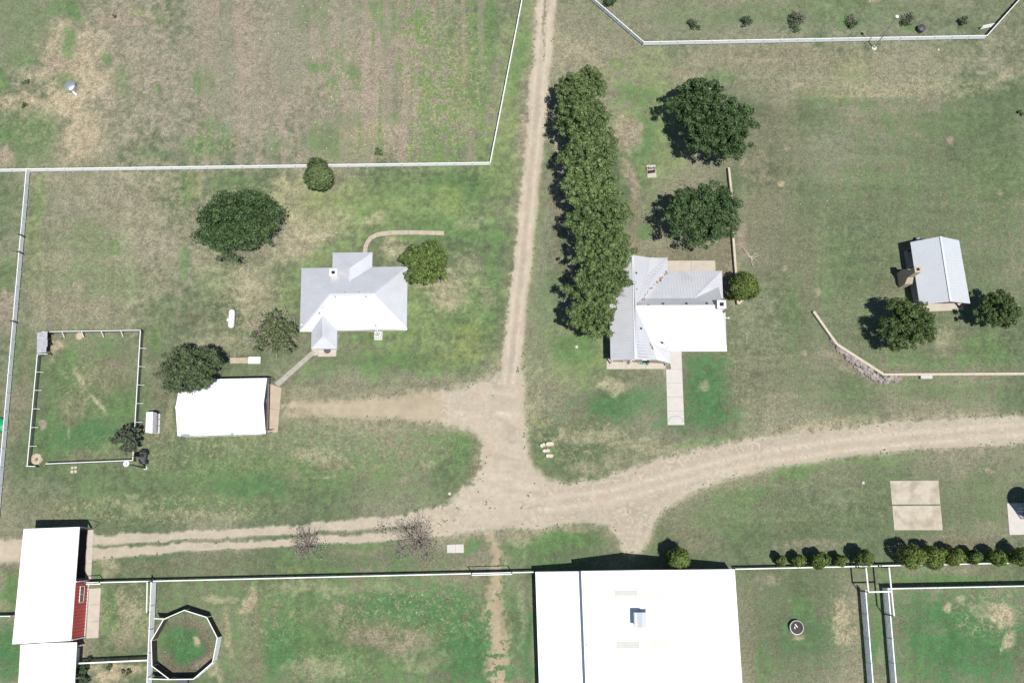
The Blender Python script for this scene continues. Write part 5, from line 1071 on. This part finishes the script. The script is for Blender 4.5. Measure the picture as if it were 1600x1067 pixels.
# ------------------------------------------------------------------ small things
def propane():
    q = P(362, 498, .8); t = thing('propane_tank', 'white horizontal propane tank on the west lawn', 'tank', (q.x, q.y, 0)); r = .46; L = 1.95
    mb = MB(); n = 14; prof = [(-L / 2 - r * .9, .02), (-L / 2 - r * .75, r * .6), (-L / 2 - r * .35, r * .92), (-L / 2, r), (L / 2, r), (L / 2 + r * .35, r * .92), (L / 2 + r * .75, r * .6), (L / 2 + r * .9, .02)]
    for y, rad in prof:
        for k in range(n): th = 2 * math.pi * k / n; mb.v.append((q.x + rad * math.cos(th), q.y + y, .85 + rad * math.sin(th)))
    for i in range(len(prof) - 1):
        for k in range(n): mb.f.append((i * n + k, i * n + (k + 1) % n, (i + 1) * n + (k + 1) % n, (i + 1) * n + k))
    build('shell', mb, M['tank'], t, smooth=True)
    build('valve_dome', MB().lathe((q.x, q.y - .1, 1.28), [(.26, 0), (.26, .18), (.2, .28), (.01, .3)], 12), M['tank'], t)
    for dy in (-.75, .75): build('leg', MB().box((q.x, q.y + dy, .22), (.75, .16, .5)), M['conc_white'], t)
    build('gauge', MB().box((q.x - .5, q.y - .2, .9), (.2, .4, .3)), M['tank'], t)
propane()
def round_tank(name, label, px_, py_, r, h, m, fill=None, cat='tank', lid=False, n=18):
    q = P(px_, py_, h); t = thing(name, label, cat, (q.x, q.y, 0)); z = (q.x, q.y, 0)
    build('shell', MB().lathe(z, [(r, -.03), (r, h), (r - .06, h), (r - .06, .1)], n), m, t)
    build('rim', MB().lathe(z, [(r + .03, h - .05), (r + .04, h + .01), (r - .08, h + .02)], n), m, t)
    if lid: build('lid', MB().lathe(z, [(r - .05, h - .02), (r * .5, h + .10), (.02, h + .16)], 8), m, t)
    else:
        build('contents', MB().lathe(z, [(r - .05, h - .12), (.02, h - .115)], n), fill or M['water'], t)
    return t
round_tank('stock_tank', 'pale galvanised round tank in the north-west pasture', 109, 134.5, .8, .95, M['galv'], lid=True, n=10)
q = P(117.5, 147, .3); t = thing('salt_trough', 'small white trough beside the round pasture tank', 'trough', (q.x, q.y, 0)); build('trough', MB().box((q.x, q.y, .2), (.75, .25, .4), -.75), M['tank'], t); build('rim', MB().box((q.x, q.y, .42), (.8, .3, .05), -.75), M['tank'], t)
t = round_tank('water_trough', 'round steel water trough in the paddock right of the big barn', 1245, 980, .90, .6, mat('weathered steel', (.22, .225, .22), .5, .3, .15, 3), cat='trough', n=22)
q = P(1244, 977, .5); build('float_valve', MB().box((q.x, q.y, .56), (.5, .1, .08), -.9).box((q.x - .2, q.y - .25, .54), (.1, .3, .06)), M['trim'], t)
round_tank('feed_drum', 'tan round straw-filled drum in the north of the pen', 124, 525, .5, .55, M['tan_plastic'], M['tan_plastic'], 'drum', n=12)
round_tank('dark_drum', 'dark grey drum inside the top right fence', 1440.5, 43.5, .55, .8, M['dark'], M['dark'], 'drum', lid=True, n=12)
round_tank('green_tub', 'bright green tub cut by the left edge of the photo', -2.5, 664, .95, .7, M['green'], M['green'], 'tub', lid=True)
# straw ring in the pen corner
q = P(56.5, 717, .2); mb = MB(); n = 16; r5 = random.Random(2); 
for j, (rad, z) in enumerate(((.8, -.02), (.68, .25), (.46, .36), (.28, .25), (.15, .05))):
    for k in range(n): th = 2 * math.pi * k / n; rr_ = rad * r5.uniform(.86, 1.12); mb.v.append((q.x + rr_ * math.cos(th), q.y + rr_ * 1.1 * math.sin(th), z * r5.uniform(.85, 1.1)))
for j in range(4):
    for k in range(n): mb.f.append((j * n + k, j * n + (k + 1) % n, (j + 1) * n + (k + 1) % n, (j + 1) * n + k))
tag(build('straw_ring', mb, M['tan_plastic'], loc=(q.x, q.y, 0)), 'tan ring of straw in the south-west corner of the pen', 'straw')
# air conditioner and round grill by the farmhouse
q = P(590.5, 523, .5); t = thing('air_conditioner', 'white air conditioning unit on a pad south of the farmhouse', 'air conditioner', (q.x, q.y, 0))
build('pad', MB().box((q.x, q.y - .05, .02), (1.15, 1.25, .1)), M['conc_white'], t); build('case', MB().box((q.x, q.y, .45), (.85, .85, .75)), M['tank'], t)
build('fan_guard', MB().lathe((q.x, q.y, .84), [(.34, 0), (.34, .03), (.28, .04)], 14), M['dark'], t); build('fan', MB().box((q.x, q.y, .845), (.55, .1, .02), .5).box((q.x, q.y, .846), (.1, .55, .02), .5), M['dark'], t); build('pipe', MB().tube([(q.x - .1, q.y + .4, .5), (q.x - .1, q.y + 1.0, .6)], .05), M['trim'], t)
q = P(511.5, 547, .7); t = thing('round_table', 'small dark round table on the farmhouse south porch', 'table', (q.x, q.y, 0)); build('table_top', MB().lathe((q.x, q.y, .72), [(.02, .0), (.5, 0), (.5, .04), (.02, .04)], 16), M['dark'], t); build('pedestal', MB().lathe((q.x, q.y, 0), [(.28, .06), (.28, .1), (.05, .14), (.05, .72)], 10), M['dark'], t)
q = P(1003.5, 567, .3); t = thing('green_hose_reel', 'coiled green hose on the ranch house south porch', 'hose', (q.x, q.y, 0)); build('coil', MB().tube([(q.x + .5 * math.cos(a * .5), q.y + .16 * math.sin(a * .5), .1 + a * .003) for a in range(40)], .045, 6), M['teal'], t); build('holder', MB().box((q.x, q.y, .11), (.5, .12, .1)), M['teal'], t)
# iron bench on the fire pad
q = P(1018.3, 268.3, .4); t = thing('iron_bench', 'black iron garden bench on the tan pad by the oaks', 'bench', (q.x, q.y, 0)); 
for k in range(4): build('slat', MB().box((q.x, q.y + .12 * k - .2, .45), (1.1, .07, .04), .15), M['black'], t)
arc = [(q.x + .58 * math.cos(a) * 1.0, q.y + .28 + .22 * abs(math.sin(2 * a)), .85) for a in np.linspace(0, math.pi, 17)]
build('backrest', MB().tube(arc, .06, 6), M['black'], t)
for x, y in ((-.5, -.2), (.5, -.1), (-.5, .25), (.5, .32)): build('leg', MB().tube([(q.x + x, q.y + y, .05), (q.x + x, q.y + y, .85 if y > 0 else .45)], .03, 6), M['black'], t)
# light pole in the north-east, radio mast by the pen
def pole(name, label, bx, by, h, cat, m, r=.09):
    q = P(bx, by); t = thing(name, label, cat, (q.x, q.y, 0)); build('mast', MB().tube([(q.x, q.y, -.05), (q.x, q.y, h * .5), (q.x, q.y, h)], [r, r * .8, r * .55], 8), m, t); return t, q
t, q = pole('light_pole', 'thin tall light pole standing at the north-east fence', 1365.5, 76, 8.6, 'light pole', M['galv'])
build('footing', MB().lathe((q.x, q.y, 0), [(.42, -.05), (.4, .16), (.02, .2)], 12), M['conc_white'], t); build('lamp', MB().lathe((q.x, q.y, 8.55), [(.22, 0), (.25, .18), (.02, .3)], 10), M['tank'], t)
t, q = pole('dish_mast', 'dark mast with white dish leaning over the south fence of the pen', 228.5, 731, 6.6, 'mast', M['steel'], .13)
build('footing', MB().lathe((q.x, q.y, 0), [(.3, -.05), (.28, .3), (.02, .34)], 10), M['conc_white'], t)
d = build('dish', MB().lathe((q.x, q.y, 6.55), [(.03, 0), (.2, .04), (.34, .12), (.4, .2), (.38, .2), (.2, .07), (.02, .03)], 18), M['tank'], t)
build('feed_horn', MB().tube([(q.x, q.y, 6.6), (q.x, q.y, 7.1)], .04), M['dark'], d); build('crossarm', MB().bar((q.x - .9, q.y + .1, 6.35), (q.x + .5, q.y - .05, 6.35), .08, .08), M['steel'], t)
# dark utility cart beside the mast
q = P(223.5, 715, .6); t = thing('utility_cart', 'dark grey utility cart next to the pen corner', 'cart', (q.x, q.y, 0))
build('bed', MB().box((q.x, q.y - .1, .7), (.95, 1.5, .35), -.06).box((q.x, q.y - .1, .95), (.8, 1.0, .2), -.06), M['dark'], t); build('hood', MB().box((q.x, q.y + .85, .62), (.85, .5, .4), -.06), M['black'], t)
build('seat', MB().box((q.x - .05, q.y + .25, 1.05), (.7, .4, .2), -.06), M['black'], t); build('handle', MB().tube([(q.x, q.y - .8, .6), (q.x + .05, q.y - 1.25, .5)], .05), M['dark'], t)
for x in (-.52, .52):
    for y in (-.55, .75):
        mb = MB(); n = 12
        for s_ in (-.09, .09):
            for k in range(n): th = 2 * math.pi * k / n; mb.v.append((q.x + x + s_, q.y + y + .28 * math.cos(th), .28 + .28 * math.sin(th)))
        mb.f = [(k, (k + 1) % n, n + (k + 1) % n, n + k) for k in range(n)] + [tuple(range(n - 1, -1, -1)), tuple(range(n, 2 * n))]; build('wheel', mb, M['black'], t)
# grain bin at the right edge
q = P(1606, 797); t = thing('grain_bin', 'dark hopper grain bin on legs at the right edge of the photo', 'grain bin', (q.x, q.y, 0)); r = 1.55
build('bin_body', MB().lathe((q.x, q.y, 0), [(r, 2.6), (r, 5.6)], 24), M['binm'], t); build('hopper', MB().lathe((q.x, q.y, 0), [(.2, .8), (.22, .95), (r, 2.6)], 24), M['binm'], t)
rf = build('bin_roof', MB().lathe((q.x, q.y, 0), [(r + .06, 5.55), (r + .06, 5.62), (.25, 6.35), (.25, 6.5), (.02, 6.55)], 24), M['binm'], t)
for k in range(4): build('bin_ring', MB().lathe((q.x, q.y, 2.7 + k * .95), [(r + .005, -.04), (r + .04, 0), (r + .005, .04)], 24), M['binm'], t)
for k in range(4):
    a = math.pi / 4 + k * math.pi / 2; build('leg', MB().tube([(q.x + r * 1.02 * math.cos(a), q.y + r * 1.02 * math.sin(a), .03), (q.x + r * 1.02 * math.cos(a), q.y + r * 1.02 * math.sin(a), 3.2)], .06, 6), M['steel'], t)
    b = a + math.pi / 2; build('leg_brace', MB().tube([(q.x + r * 1.02 * math.cos(a), q.y + r * 1.02 * math.sin(a), .9), (q.x + r * 1.02 * math.cos(b), q.y + r * 1.02 * math.sin(b), .9)], .04, 6), M['steel'], t)
build('ladder', MB().tube([(q.x - r - .15, q.y - .2, .3), (q.x - r - .15, q.y - .2, 5.6)], .03).tube([(q.x - r - .15, q.y + .2, .3), (q.x - r - .15, q.y + .2, 5.6)], .03), M['galv'], t)
# valve boxes and marker posts
for lab, x, y, s in (('small pale valve cover left of the ranch house trees', 883, 469.5, .3), ('small white valve cover by the west driveway bend', 702.5, 771, .3), ('small pale valve cover above the stained pad', 1348.5, 754, .28), ('small white marker block below the north-east fence', 1466, 78.5, .25), ('small pale marker stone south of the tall tree row', 901, 542, .3)):
    q = P(x, y); t = thing('valve_cover', lab, 'valve cover', (q.x, q.y, 0), 'valve covers'); build('collar', MB().lathe((q.x, q.y, 0), [(s * .8, -.04), (s * .75, .1), (s * .6, .12)], 12), M['conc'], t); build('lid', MB().lathe((q.x, q.y, 0), [(s * .62, .11), (.02, .15)], 12), M['conc_white'], t)
# dark box at the bottom edge of the round pen
q = P(284.5, 1066, .9); t = thing('feed_box', 'dark box at the bottom edge below the round pen', 'box', (q.x, q.y, 0)); build('body', MB().box((q.x, q.y - .1, .45), (1.3, 1.1, .9)), M['dark'], t); build('lid', MB().box((q.x, q.y - .1, .93), (1.45, 1.25, .08)), M['dark'], t)
# scattered field stones
fs_ = MB(); rr = random.Random(12)
for k in range(90):
    x, y = rr.uniform(400, 640), rr.uniform(5, 250)
    if k > 70: x, y = rr.uniform(600, 720), rr.uniform(920, 975)
    if k > 80: x, y = rr.uniform(1200, 1320), rr.uniform(290, 400)
    p = P(x, y); boulder(fs_, (p.x, p.y, .03), rr.uniform(.05, .12), rr)
o = build('field_stones', fs_, M['lime']); tag(o, 'small pale stones scattered over the fields', 'stones', kind='stuff')

# ------------------------------------------------------------------ trees
def leaves(rs, C, Nn, size, base, var, hue=.12, asp=.62):
    n = len(C); Nn = Nn / np.linalg.norm(Nn, axis=1, keepdims=True)
    r = rs.randn(n, 3); T = np.cross(Nn, r); T /= np.linalg.norm(T, axis=1, keepdims=True); B = np.cross(Nn, T)
    s = size * (.65 + .7 * rs.rand(n))[:, None]
    V = np.stack([C - T * s, C - B * s * asp + Nn * s * .15, C + T * s, C + B * s * asp + Nn * s * .15], 1).reshape(-1, 3)
    col = np.array(base)[None] * (1 - var + 2 * var * rs.rand(n))[:, None]
    col[:, 0] *= 1 + hue * (rs.rand(n) - .3); col[:, 2] *= 1 + hue * (rs.rand(n) - .5)
    cc = np.repeat(np.concatenate([col, np.ones((n, 1))], -1), 4, 0)
    return V, np.arange(4 * n).reshape(-1, 4), cc
def limbs(mb, rr, base, top, r0, spread, nl, up):
    mb.tube([base, base.lerp(top, .35) + Vector((rr.uniform(-.15, .15), rr.uniform(-.15, .15), 0)), base.lerp(top, .7), top], [r0, r0 * .75, r0 * .5, r0 * .22], 7)
    for k in range(nl):
        a = 2 * math.pi * k / nl + rr.uniform(-.4, .4); s = base.lerp(top, rr.uniform(.3, .65)); e = Vector((s.x + math.cos(a) * spread[0] * rr.uniform(.55, .85), s.y + math.sin(a) * spread[1] * rr.uniform(.55, .85), s.z + up * rr.uniform(.4, 1)))
        m = s.lerp(e, .5) + Vector((0, 0, up * .12)); mb.tube([s, m, e], [r0 * .42, r0 * .28, r0 * .08], 5)
        for j in range(2):
            b = a + rr.uniform(-.9, .9); f = m + Vector((math.cos(b) * spread[0] * .35, math.sin(b) * spread[1] * .35, up * .35)); mb.tube([m, f], [r0 * .2, r0 * .05], 4)
def tree(name, label, px_, py_, rxp, ryp, zc, rzv, col, n, seed, group=None, lobes=26, size=.26, cat='tree', lobe_r=(.30, .48), flat=.0, var=.34, trunk=.2, ball=False, outline=None, inner=.06):
    """crown centre seen at photo px, py when it stands zc high; rxp, ryp crown radii in photo px"""
    if not ball: size *= .62; n = int(n * 2.2)
    q = P(px_, py_, zc); k = ppm(py_) * (1 + zc / HC); rx, ry = rxp / k, ryp / k; rs = np.random.RandomState(seed); rr = random.Random(seed)
    t = thing(name, label, cat, (q.x, q.y, 0), group)
    mb = MB(); limbs(mb, rr, Vector((q.x, q.y, -.05)), Vector((q.x + rr.uniform(-.3, .3), q.y + rr.uniform(-.3, .3), zc + rzv * .45)), trunk, (rx, ry), 7, rzv * .5); build('trunk', mb, M['bark'], t)
    # lobes spread through the crown
    if outline: LC = np.array([[(x - px_) / rxp, -(y - py_) / ryp, rs.uniform(-.1, .35)] for x, y, _ in outline]); LR = np.array([r_ / ((rxp + ryp) / 2) for *_, r_ in outline])
    else:
        LC = []; LR = []
        for j in range(lobes):
            ph = j * 2.39996 + rs.rand() * .5; rad = math.sqrt((j + .5) / lobes) * .78; lr = rs.uniform(*lobe_r)
            zz = math.sqrt(max(0, 1 - rad * rad)) * rs.uniform(.05, .85) - (.15 if rad > .6 else 0)
            LC.append([rad * math.cos(ph), rad * math.sin(ph), zz]); LR.append(lr)
        LC, LR = np.array(LC), np.array(LR)
    # sub-lobes on every lobe for an uneven outline
    SC, SR = [], []
    for c, r_ in zip(LC, LR):
        for _ in range(13):
            d = rs.randn(3); d[2] = abs(d[2]) * .9 - .25; d /= np.linalg.norm(d); SC.append(c + d * r_ * rs.uniform(.35, 1.1) * np.array([1, 1, 1.25])); SR.append(r_ * rs.uniform(.16, .36))
    SC, SR = np.array(SC), np.array(SR)
    p = SR ** 2; li = rs.choice(len(SC), n, p=p / p.sum())
    d = rs.randn(n, 3); d[:, 2] = np.abs(d[:, 2]) * 1.1 - .35 + flat; d /= np.linalg.norm(d, axis=1, keepdims=True)
    rad = (np.abs(rs.randn(n)) * .35 + .55)[:, None]; m = rs.rand(n) < inner; rad[m] *= rs.rand(m.sum(), 1) * .9
    u = SC[li] + d * rad * SR[li][:, None] * np.where(rs.rand(n) < .12, 1.5, 1.0)[:, None]; u[:, :2] *= .87
    if ball:                                                            # clipped, even crown with shallow bumps
        d = rs.randn(n, 3); d /= np.linalg.norm(d, axis=1, keepdims=True); li = np.zeros(n, int)
        K = rs.randn(44, 3); K /= np.linalg.norm(K, axis=1, keepdims=True); dd = (d @ K.T); li = dd.argmax(1); bump = np.clip((dd.max(1) - .86) / .14, 0, 1)
        low = rs.randn(5, 3); low = .05 * np.sin(d @ low.T * 2.2 + rs.rand(5) * 6).sum(1); u = d * (.70 + low + .30 * bump ** .6 * (.55 + .75 * rs.rand(44))[li] + .06 * rs.randn(n))[:, None]; SC = K
    C = np.stack([q.x + u[:, 0] * rx, q.y + u[:, 1] * ry, np.maximum(zc + u[:, 2] * rzv, .15)], -1)
    bright = (1 + .42 * (rs.rand(len(SC)) - .5))[li]                    # each clump has its own leaf tone
    nn = d * np.array([1, 1, 1.0]) + rs.randn(n, 3) * .38
    V, Fq, cc = leaves(rs, C, nn, size, col, var); cc[:, :3] *= np.repeat(bright, 4)[:, None]
    V = V - np.array([q.x, q.y, 0]); me = np_mesh('crown', V, Fq, LEAF, cc); o = bpy.data.objects.new('crown', me); link(o, t)
    return t
DK, OL, MG, LG, JU = (.074, .126, .048), (.142, .206, .076), (.075, .112, .045), (.105, .155, .045), (.115, .165, .040)
rowT = [(903, 143, 41, 36, 'northernmost tree'), (910, 190, 44, 38, 'second tree from the north'), (918, 238, 48, 40, 'third tree from the north'), (922, 290, 52, 42, 'fourth tree from the north'), (932, 345, 54, 42, 'fourth tree from the south'), (937, 398, 52, 42, 'third tree from the south'), (938, 447, 48, 40, 'second tree from the south'), (922, 497, 38, 38, 'southernmost tree')]
for i, (x, y, a, b, w_) in enumerate(rowT):
    tree('row_tree', f'{w_} in the tall olive-green row along the road', x + 3, y, a * random.uniform(1.0, 1.12), b * 1.12, random.uniform(5.7, 6.8), 3.2, tuple(v * k_ for v, k_ in zip(OL, (random.uniform(.88, 1.12),) * 3)), 9000, 100 + i, 'tall tree row along the road', lobes=18, size=.23)
tree('oak_tree', 'big dark oak with two-lobed crown north of the ranch house', 1088, 162, 48, 39, 5.6, 3.4, DK, 9500, 201, lobes=20, size=.24)
tree('oak_tree', 'largest dark oak, right of the two touching crowns', 1121, 206, 61, 53, 6.0, 3.8, DK, 13500, 202, lobes=26, size=.24)
tree('oak_tree', 'dark spreading oak directly behind the ranch house', 1096, 338, 67, 57, 5.6, 3.6, tuple(v * 1.04 for v in DK), 13500, 203, lobes=28, size=.24)
tree('oak_tree', 'dense dark oak alone on the west lawn', 375, 350, 77, 60, 4.6, 3.6, DK, 13500, 204, lobes=30, size=.23)
tree('elm_tree', 'grey-green tree overhanging the garage roof', 299, 582, 57, 42, 5.2, 2.6, (.098, .138, .066), 9500, 205, lobes=22, size=.22)
tree('small_tree', 'small rounded green tree on the pasture fence', 498.5, 274, 21.5, 24, 2.4, 2.2, (.115, .16, .065), 5200, 206, lobes=14, size=.17, lobe_r=(.4, .55), trunk=.12, ball=True)
tree('small_tree', 'bright green round tree at the farmhouse north-east corner', 667.5, 413, 44, 42, 3.6, 2.8, (.13, .19, .055), 7500, 207, lobes=26, size=.22, lobe_r=(.3, .42), trunk=.16)
tree('small_tree', 'sparse green tree with grey branches west of the farmhouse', 430, 523, 48, 42, 3.0, 2.2, (.14, .175, .085), 2600, 208, lobes=13, size=.2, lobe_r=(.2, .36), inner=.1)
tree('small_tree', 'small grey-green tree over the pen fence corner', 201, 687, 26, 25, 2.6, 1.8, (.095, .12, .078), 3600, 209, lobes=12, size=.18, trunk=.1)
tree('small_tree', 'leafy tree in front of the pavilion, left one', 1413, 508, 53, 46, 3.8, 2.8, (.09, .138, .046), 9500, 210, 'pavilion trees', lobes=22, size=.22)
tree('small_tree', 'leafy tree in front of the pavilion, right one', 1556, 488, 35, 34, 3.8, 2.6, (.085, .13, .045), 8000, 211, 'pavilion trees', lobes=20, size=.22)
tree('round_shrub', 'round clipped bright green juniper at the ranch house wall', 1162.5, 447, 22.5, 23, 3.2, 2.3, JU, 5200, 212, cat='shrub', lobes=16, size=.14, lobe_r=(.4, .52), trunk=.12, ball=True)
tree('round_shrub', 'round green juniper at the north wall of the big barn', 1060, 872, 17, 17, 3.3, 2.6, JU, 4200, 213, cat='shrub', lobes=14, size=.14, lobe_r=(.4, .55), trunk=.12, ball=True)
for i, (x, y, r_, zc, w_) in enumerate([(1220, 875, 8, 1.6, 'leftmost small'), (1247.5, 876, 8.5, 1.7, 'second small'), (1280.5, 875, 12.3, 2.2, 'third, larger'), (1313, 875, 8.2, 1.7, 'fourth small'), (1350, 872, 13.2, 2.6, 'fifth, tallest left-group')]):
    tree('juniper', f'{w_} juniper from the big barn along the south fence', x, y, r_, r_, zc, zc * .85, tuple(v * random.uniform(.9, 1.1) for v in JU), 1800 if r_ < 10 else 3000, 220 + i, 'junipers along the south fence', 10, .12, 'shrub', (.42, .58), trunk=.07, ball=True)
for i, (x, y, r_, zc, w_) in enumerate([(1423, 869, 18, 3.1, 'first and largest'), (1458, 869, 17.5, 2.9, 'second'), (1491, 870, 14.5, 2.6, 'third'), (1521, 870.5, 10.5, 2.1, 'fourth, smallest'), (1556.5, 870.5, 12, 2.3, 'fifth'), (1594, 869, 14.5, 2.7, 'sixth, edge-cut')]):
    tree('juniper', f'{w_} juniper of the right-hand group above the green paddock', x, y, r_, r_, zc, zc * .85, tuple(v * random.uniform(.9, 1.1) for v in JU), 3200, 230 + i, 'junipers along the south fence', 11, .12, 'shrub', (.42, .58), trunk=.07, ball=True)
# shrubs
def shrub(name, label, px_, py_, rp, zc, col, n, seed, twigs=0, tdir=(0, 0), tcol='twig', group=None, leafsize=.12):
    q = P(px_, py_, zc); k = ppm(py_); r_ = rp / k; rs = np.random.RandomState(seed); rr = random.Random(seed); t = thing(name, label, 'shrub', (q.x, q.y, 0), group)
    mb = MB()
    for j in range(5 + twigs):
        a = rr.uniform(0, 2 * math.pi); L = r_ * rr.uniform(.5, 1.15); e = Vector((q.x + math.cos(a) * L + tdir[0] * r_ * rr.random(), q.y + math.sin(a) * L + tdir[1] * r_ * rr.random(), zc * rr.uniform(.9, 1.9)))
        s = Vector((q.x, q.y, -.03)); m = s.lerp(e, .5) + Vector((rr.uniform(-.2, .2), rr.uniform(-.2, .2), .2)); mb.tube([s, m, e], [.04, .025, .010], 4)
        if twigs:
            for _ in range(3):
                f = m.lerp(e, rr.uniform(.1, .9)); g = f + Vector((rr.uniform(-.6, .6), rr.uniform(-.6, .6), rr.uniform(0, .5))) * r_ * .5; mb.tube([f, g], [.022, .010], 4)
    build('branches', mb, M[tcol], t)
    if n:
        d = rs.randn(n, 3); d /= np.linalg.norm(d, axis=1, keepdims=True); rad = rs.rand(n, 1) ** .5
        cl = rs.randn(9, 3) * .45; ci = rs.randint(0, 9, n); u = cl[ci] + d * rad * .5
        C = np.stack([u[:, 0] * r_, u[:, 1] * r_, np.maximum(.08, zc + u[:, 2] * zc * .7)], -1)
        V, Fq, cc = leaves(rs, C, d + rs.randn(n, 3) * .5 + np.array([0, 0, .5]), leafsize, col, .4)
        me = np_mesh('foliage', V, Fq, LEAF, cc); o = bpy.data.objects.new('foliage', me); link(o, t)
    return t
sh = (.075, .11, .055)
for i, (x, y, r_, tw, w_) in enumerate([(1083, 36, 9, 14, 'first small shrub from the left'), (1168, 33, 9, 16, 'second small shrub from the left, twiggy'), (1246, 30, 15, 30, 'largest shrub, with a bare purplish top,'), (1331, 33, 9, 12, 'fourth small shrub, on green grass,'), (1417, 32, 11, 22, 'fifth shrub, dark and twiggy,'), (1504, 34.5, 6, 2, 'tiny last shrub at the right')]):
    shrub('garden_shrub', f'{w_} inside the north-east fence', x, y, r_, .7, sh, 420 if r_ < 12 else 700, 300 + i, tw, (.5, .6), group='small shrubs inside the north-east fence')
shrub('garden_shrub', 'dark shrub cut by the top edge beside the diagonal fence', 950, -3, 14, 1.2, DK, 1500, 310)
shrub('bare_bush', 'left bare reddish bush beside the wheel tracks', 480, 853, 27, 1.5, (.26, .24, .20), 380, 311, 30, (-.3, .3), group='bare bushes by the wheel tracks', leafsize=.10)
shrub('bare_bush', 'right, larger bare reddish bush beside the wheel tracks', 650, 845, 34, 1.7, (.22, .22, .165), 900, 312, 40, (-.2, .4), group='bare bushes by the wheel tracks', leafsize=.10)
shrub('bare_bush', 'grey leafless twigs around the sparse tree', 427, 520, 40, 1.8, (.09, .12, .045), 120, 313, 55, tcol='deadwood')
for i, (x, y, r_, lab) in enumerate([(128, 1042, 11, 'dark green shrub at the red barn south range, upper'), (130, 1060, 12, 'dark green shrub at the red barn south range, lower'), (170, 1041, 5, 'small round dark shrub below the white pipe fence'), (201, 1050, 4.5, 'small dark shrub on the sandy patch, right one'), (192, 1048, 3, 'tiny dark shrub on the sandy patch, left one'), (590, 238, 7, 'dark spiky weed clump near the pasture fence'), (40, 128, 5, 'dark weed clump left of the pasture tank'), (38, 164, 5, 'dark weed clump on the sandy pasture track'), (1595, 175, 5, 'small dark weed clump at the right edge'), (178, 25, 3, 'tiny dark weed on the bare pasture soil')]):
    shrub('weed_clump' if r_ < 8 and i > 4 else 'low_shrub', lab, x, y, r_ * .85, .3 if r_ < 8 else .9, (.085, .12, .055) if r_ < 8 else (.06, .09, .045), 140 if r_ < 8 else 900, 330 + i)
# fallen dead branch
q = P(1172, 402); t = thing('dead_branch', 'bleached dead branch lying on the grass by the garden wall', 'branch', (q.x, q.y, 0)); rr = random.Random(6); mb = MB()
for k in range(11):
    a = rr.uniform(0, 6.28); L = rr.uniform(.8, 2.0); e = q + Vector((math.cos(a) * L, math.sin(a) * L, rr.uniform(.05, .4))); m = q.lerp(e, .5) + Vector((rr.uniform(-.2, .2), rr.uniform(-.2, .2), .12)); mb.tube([q + Vector((0, 0, .08)), m, e], [.07, .05, .02], 5)
    for _ in range(2): f = m + Vector((rr.uniform(-.5, .5), rr.uniform(-.5, .5), .1)); mb.tube([m, f], [.035, .015], 4)
build('limb', mb, M['deadwood'], t)
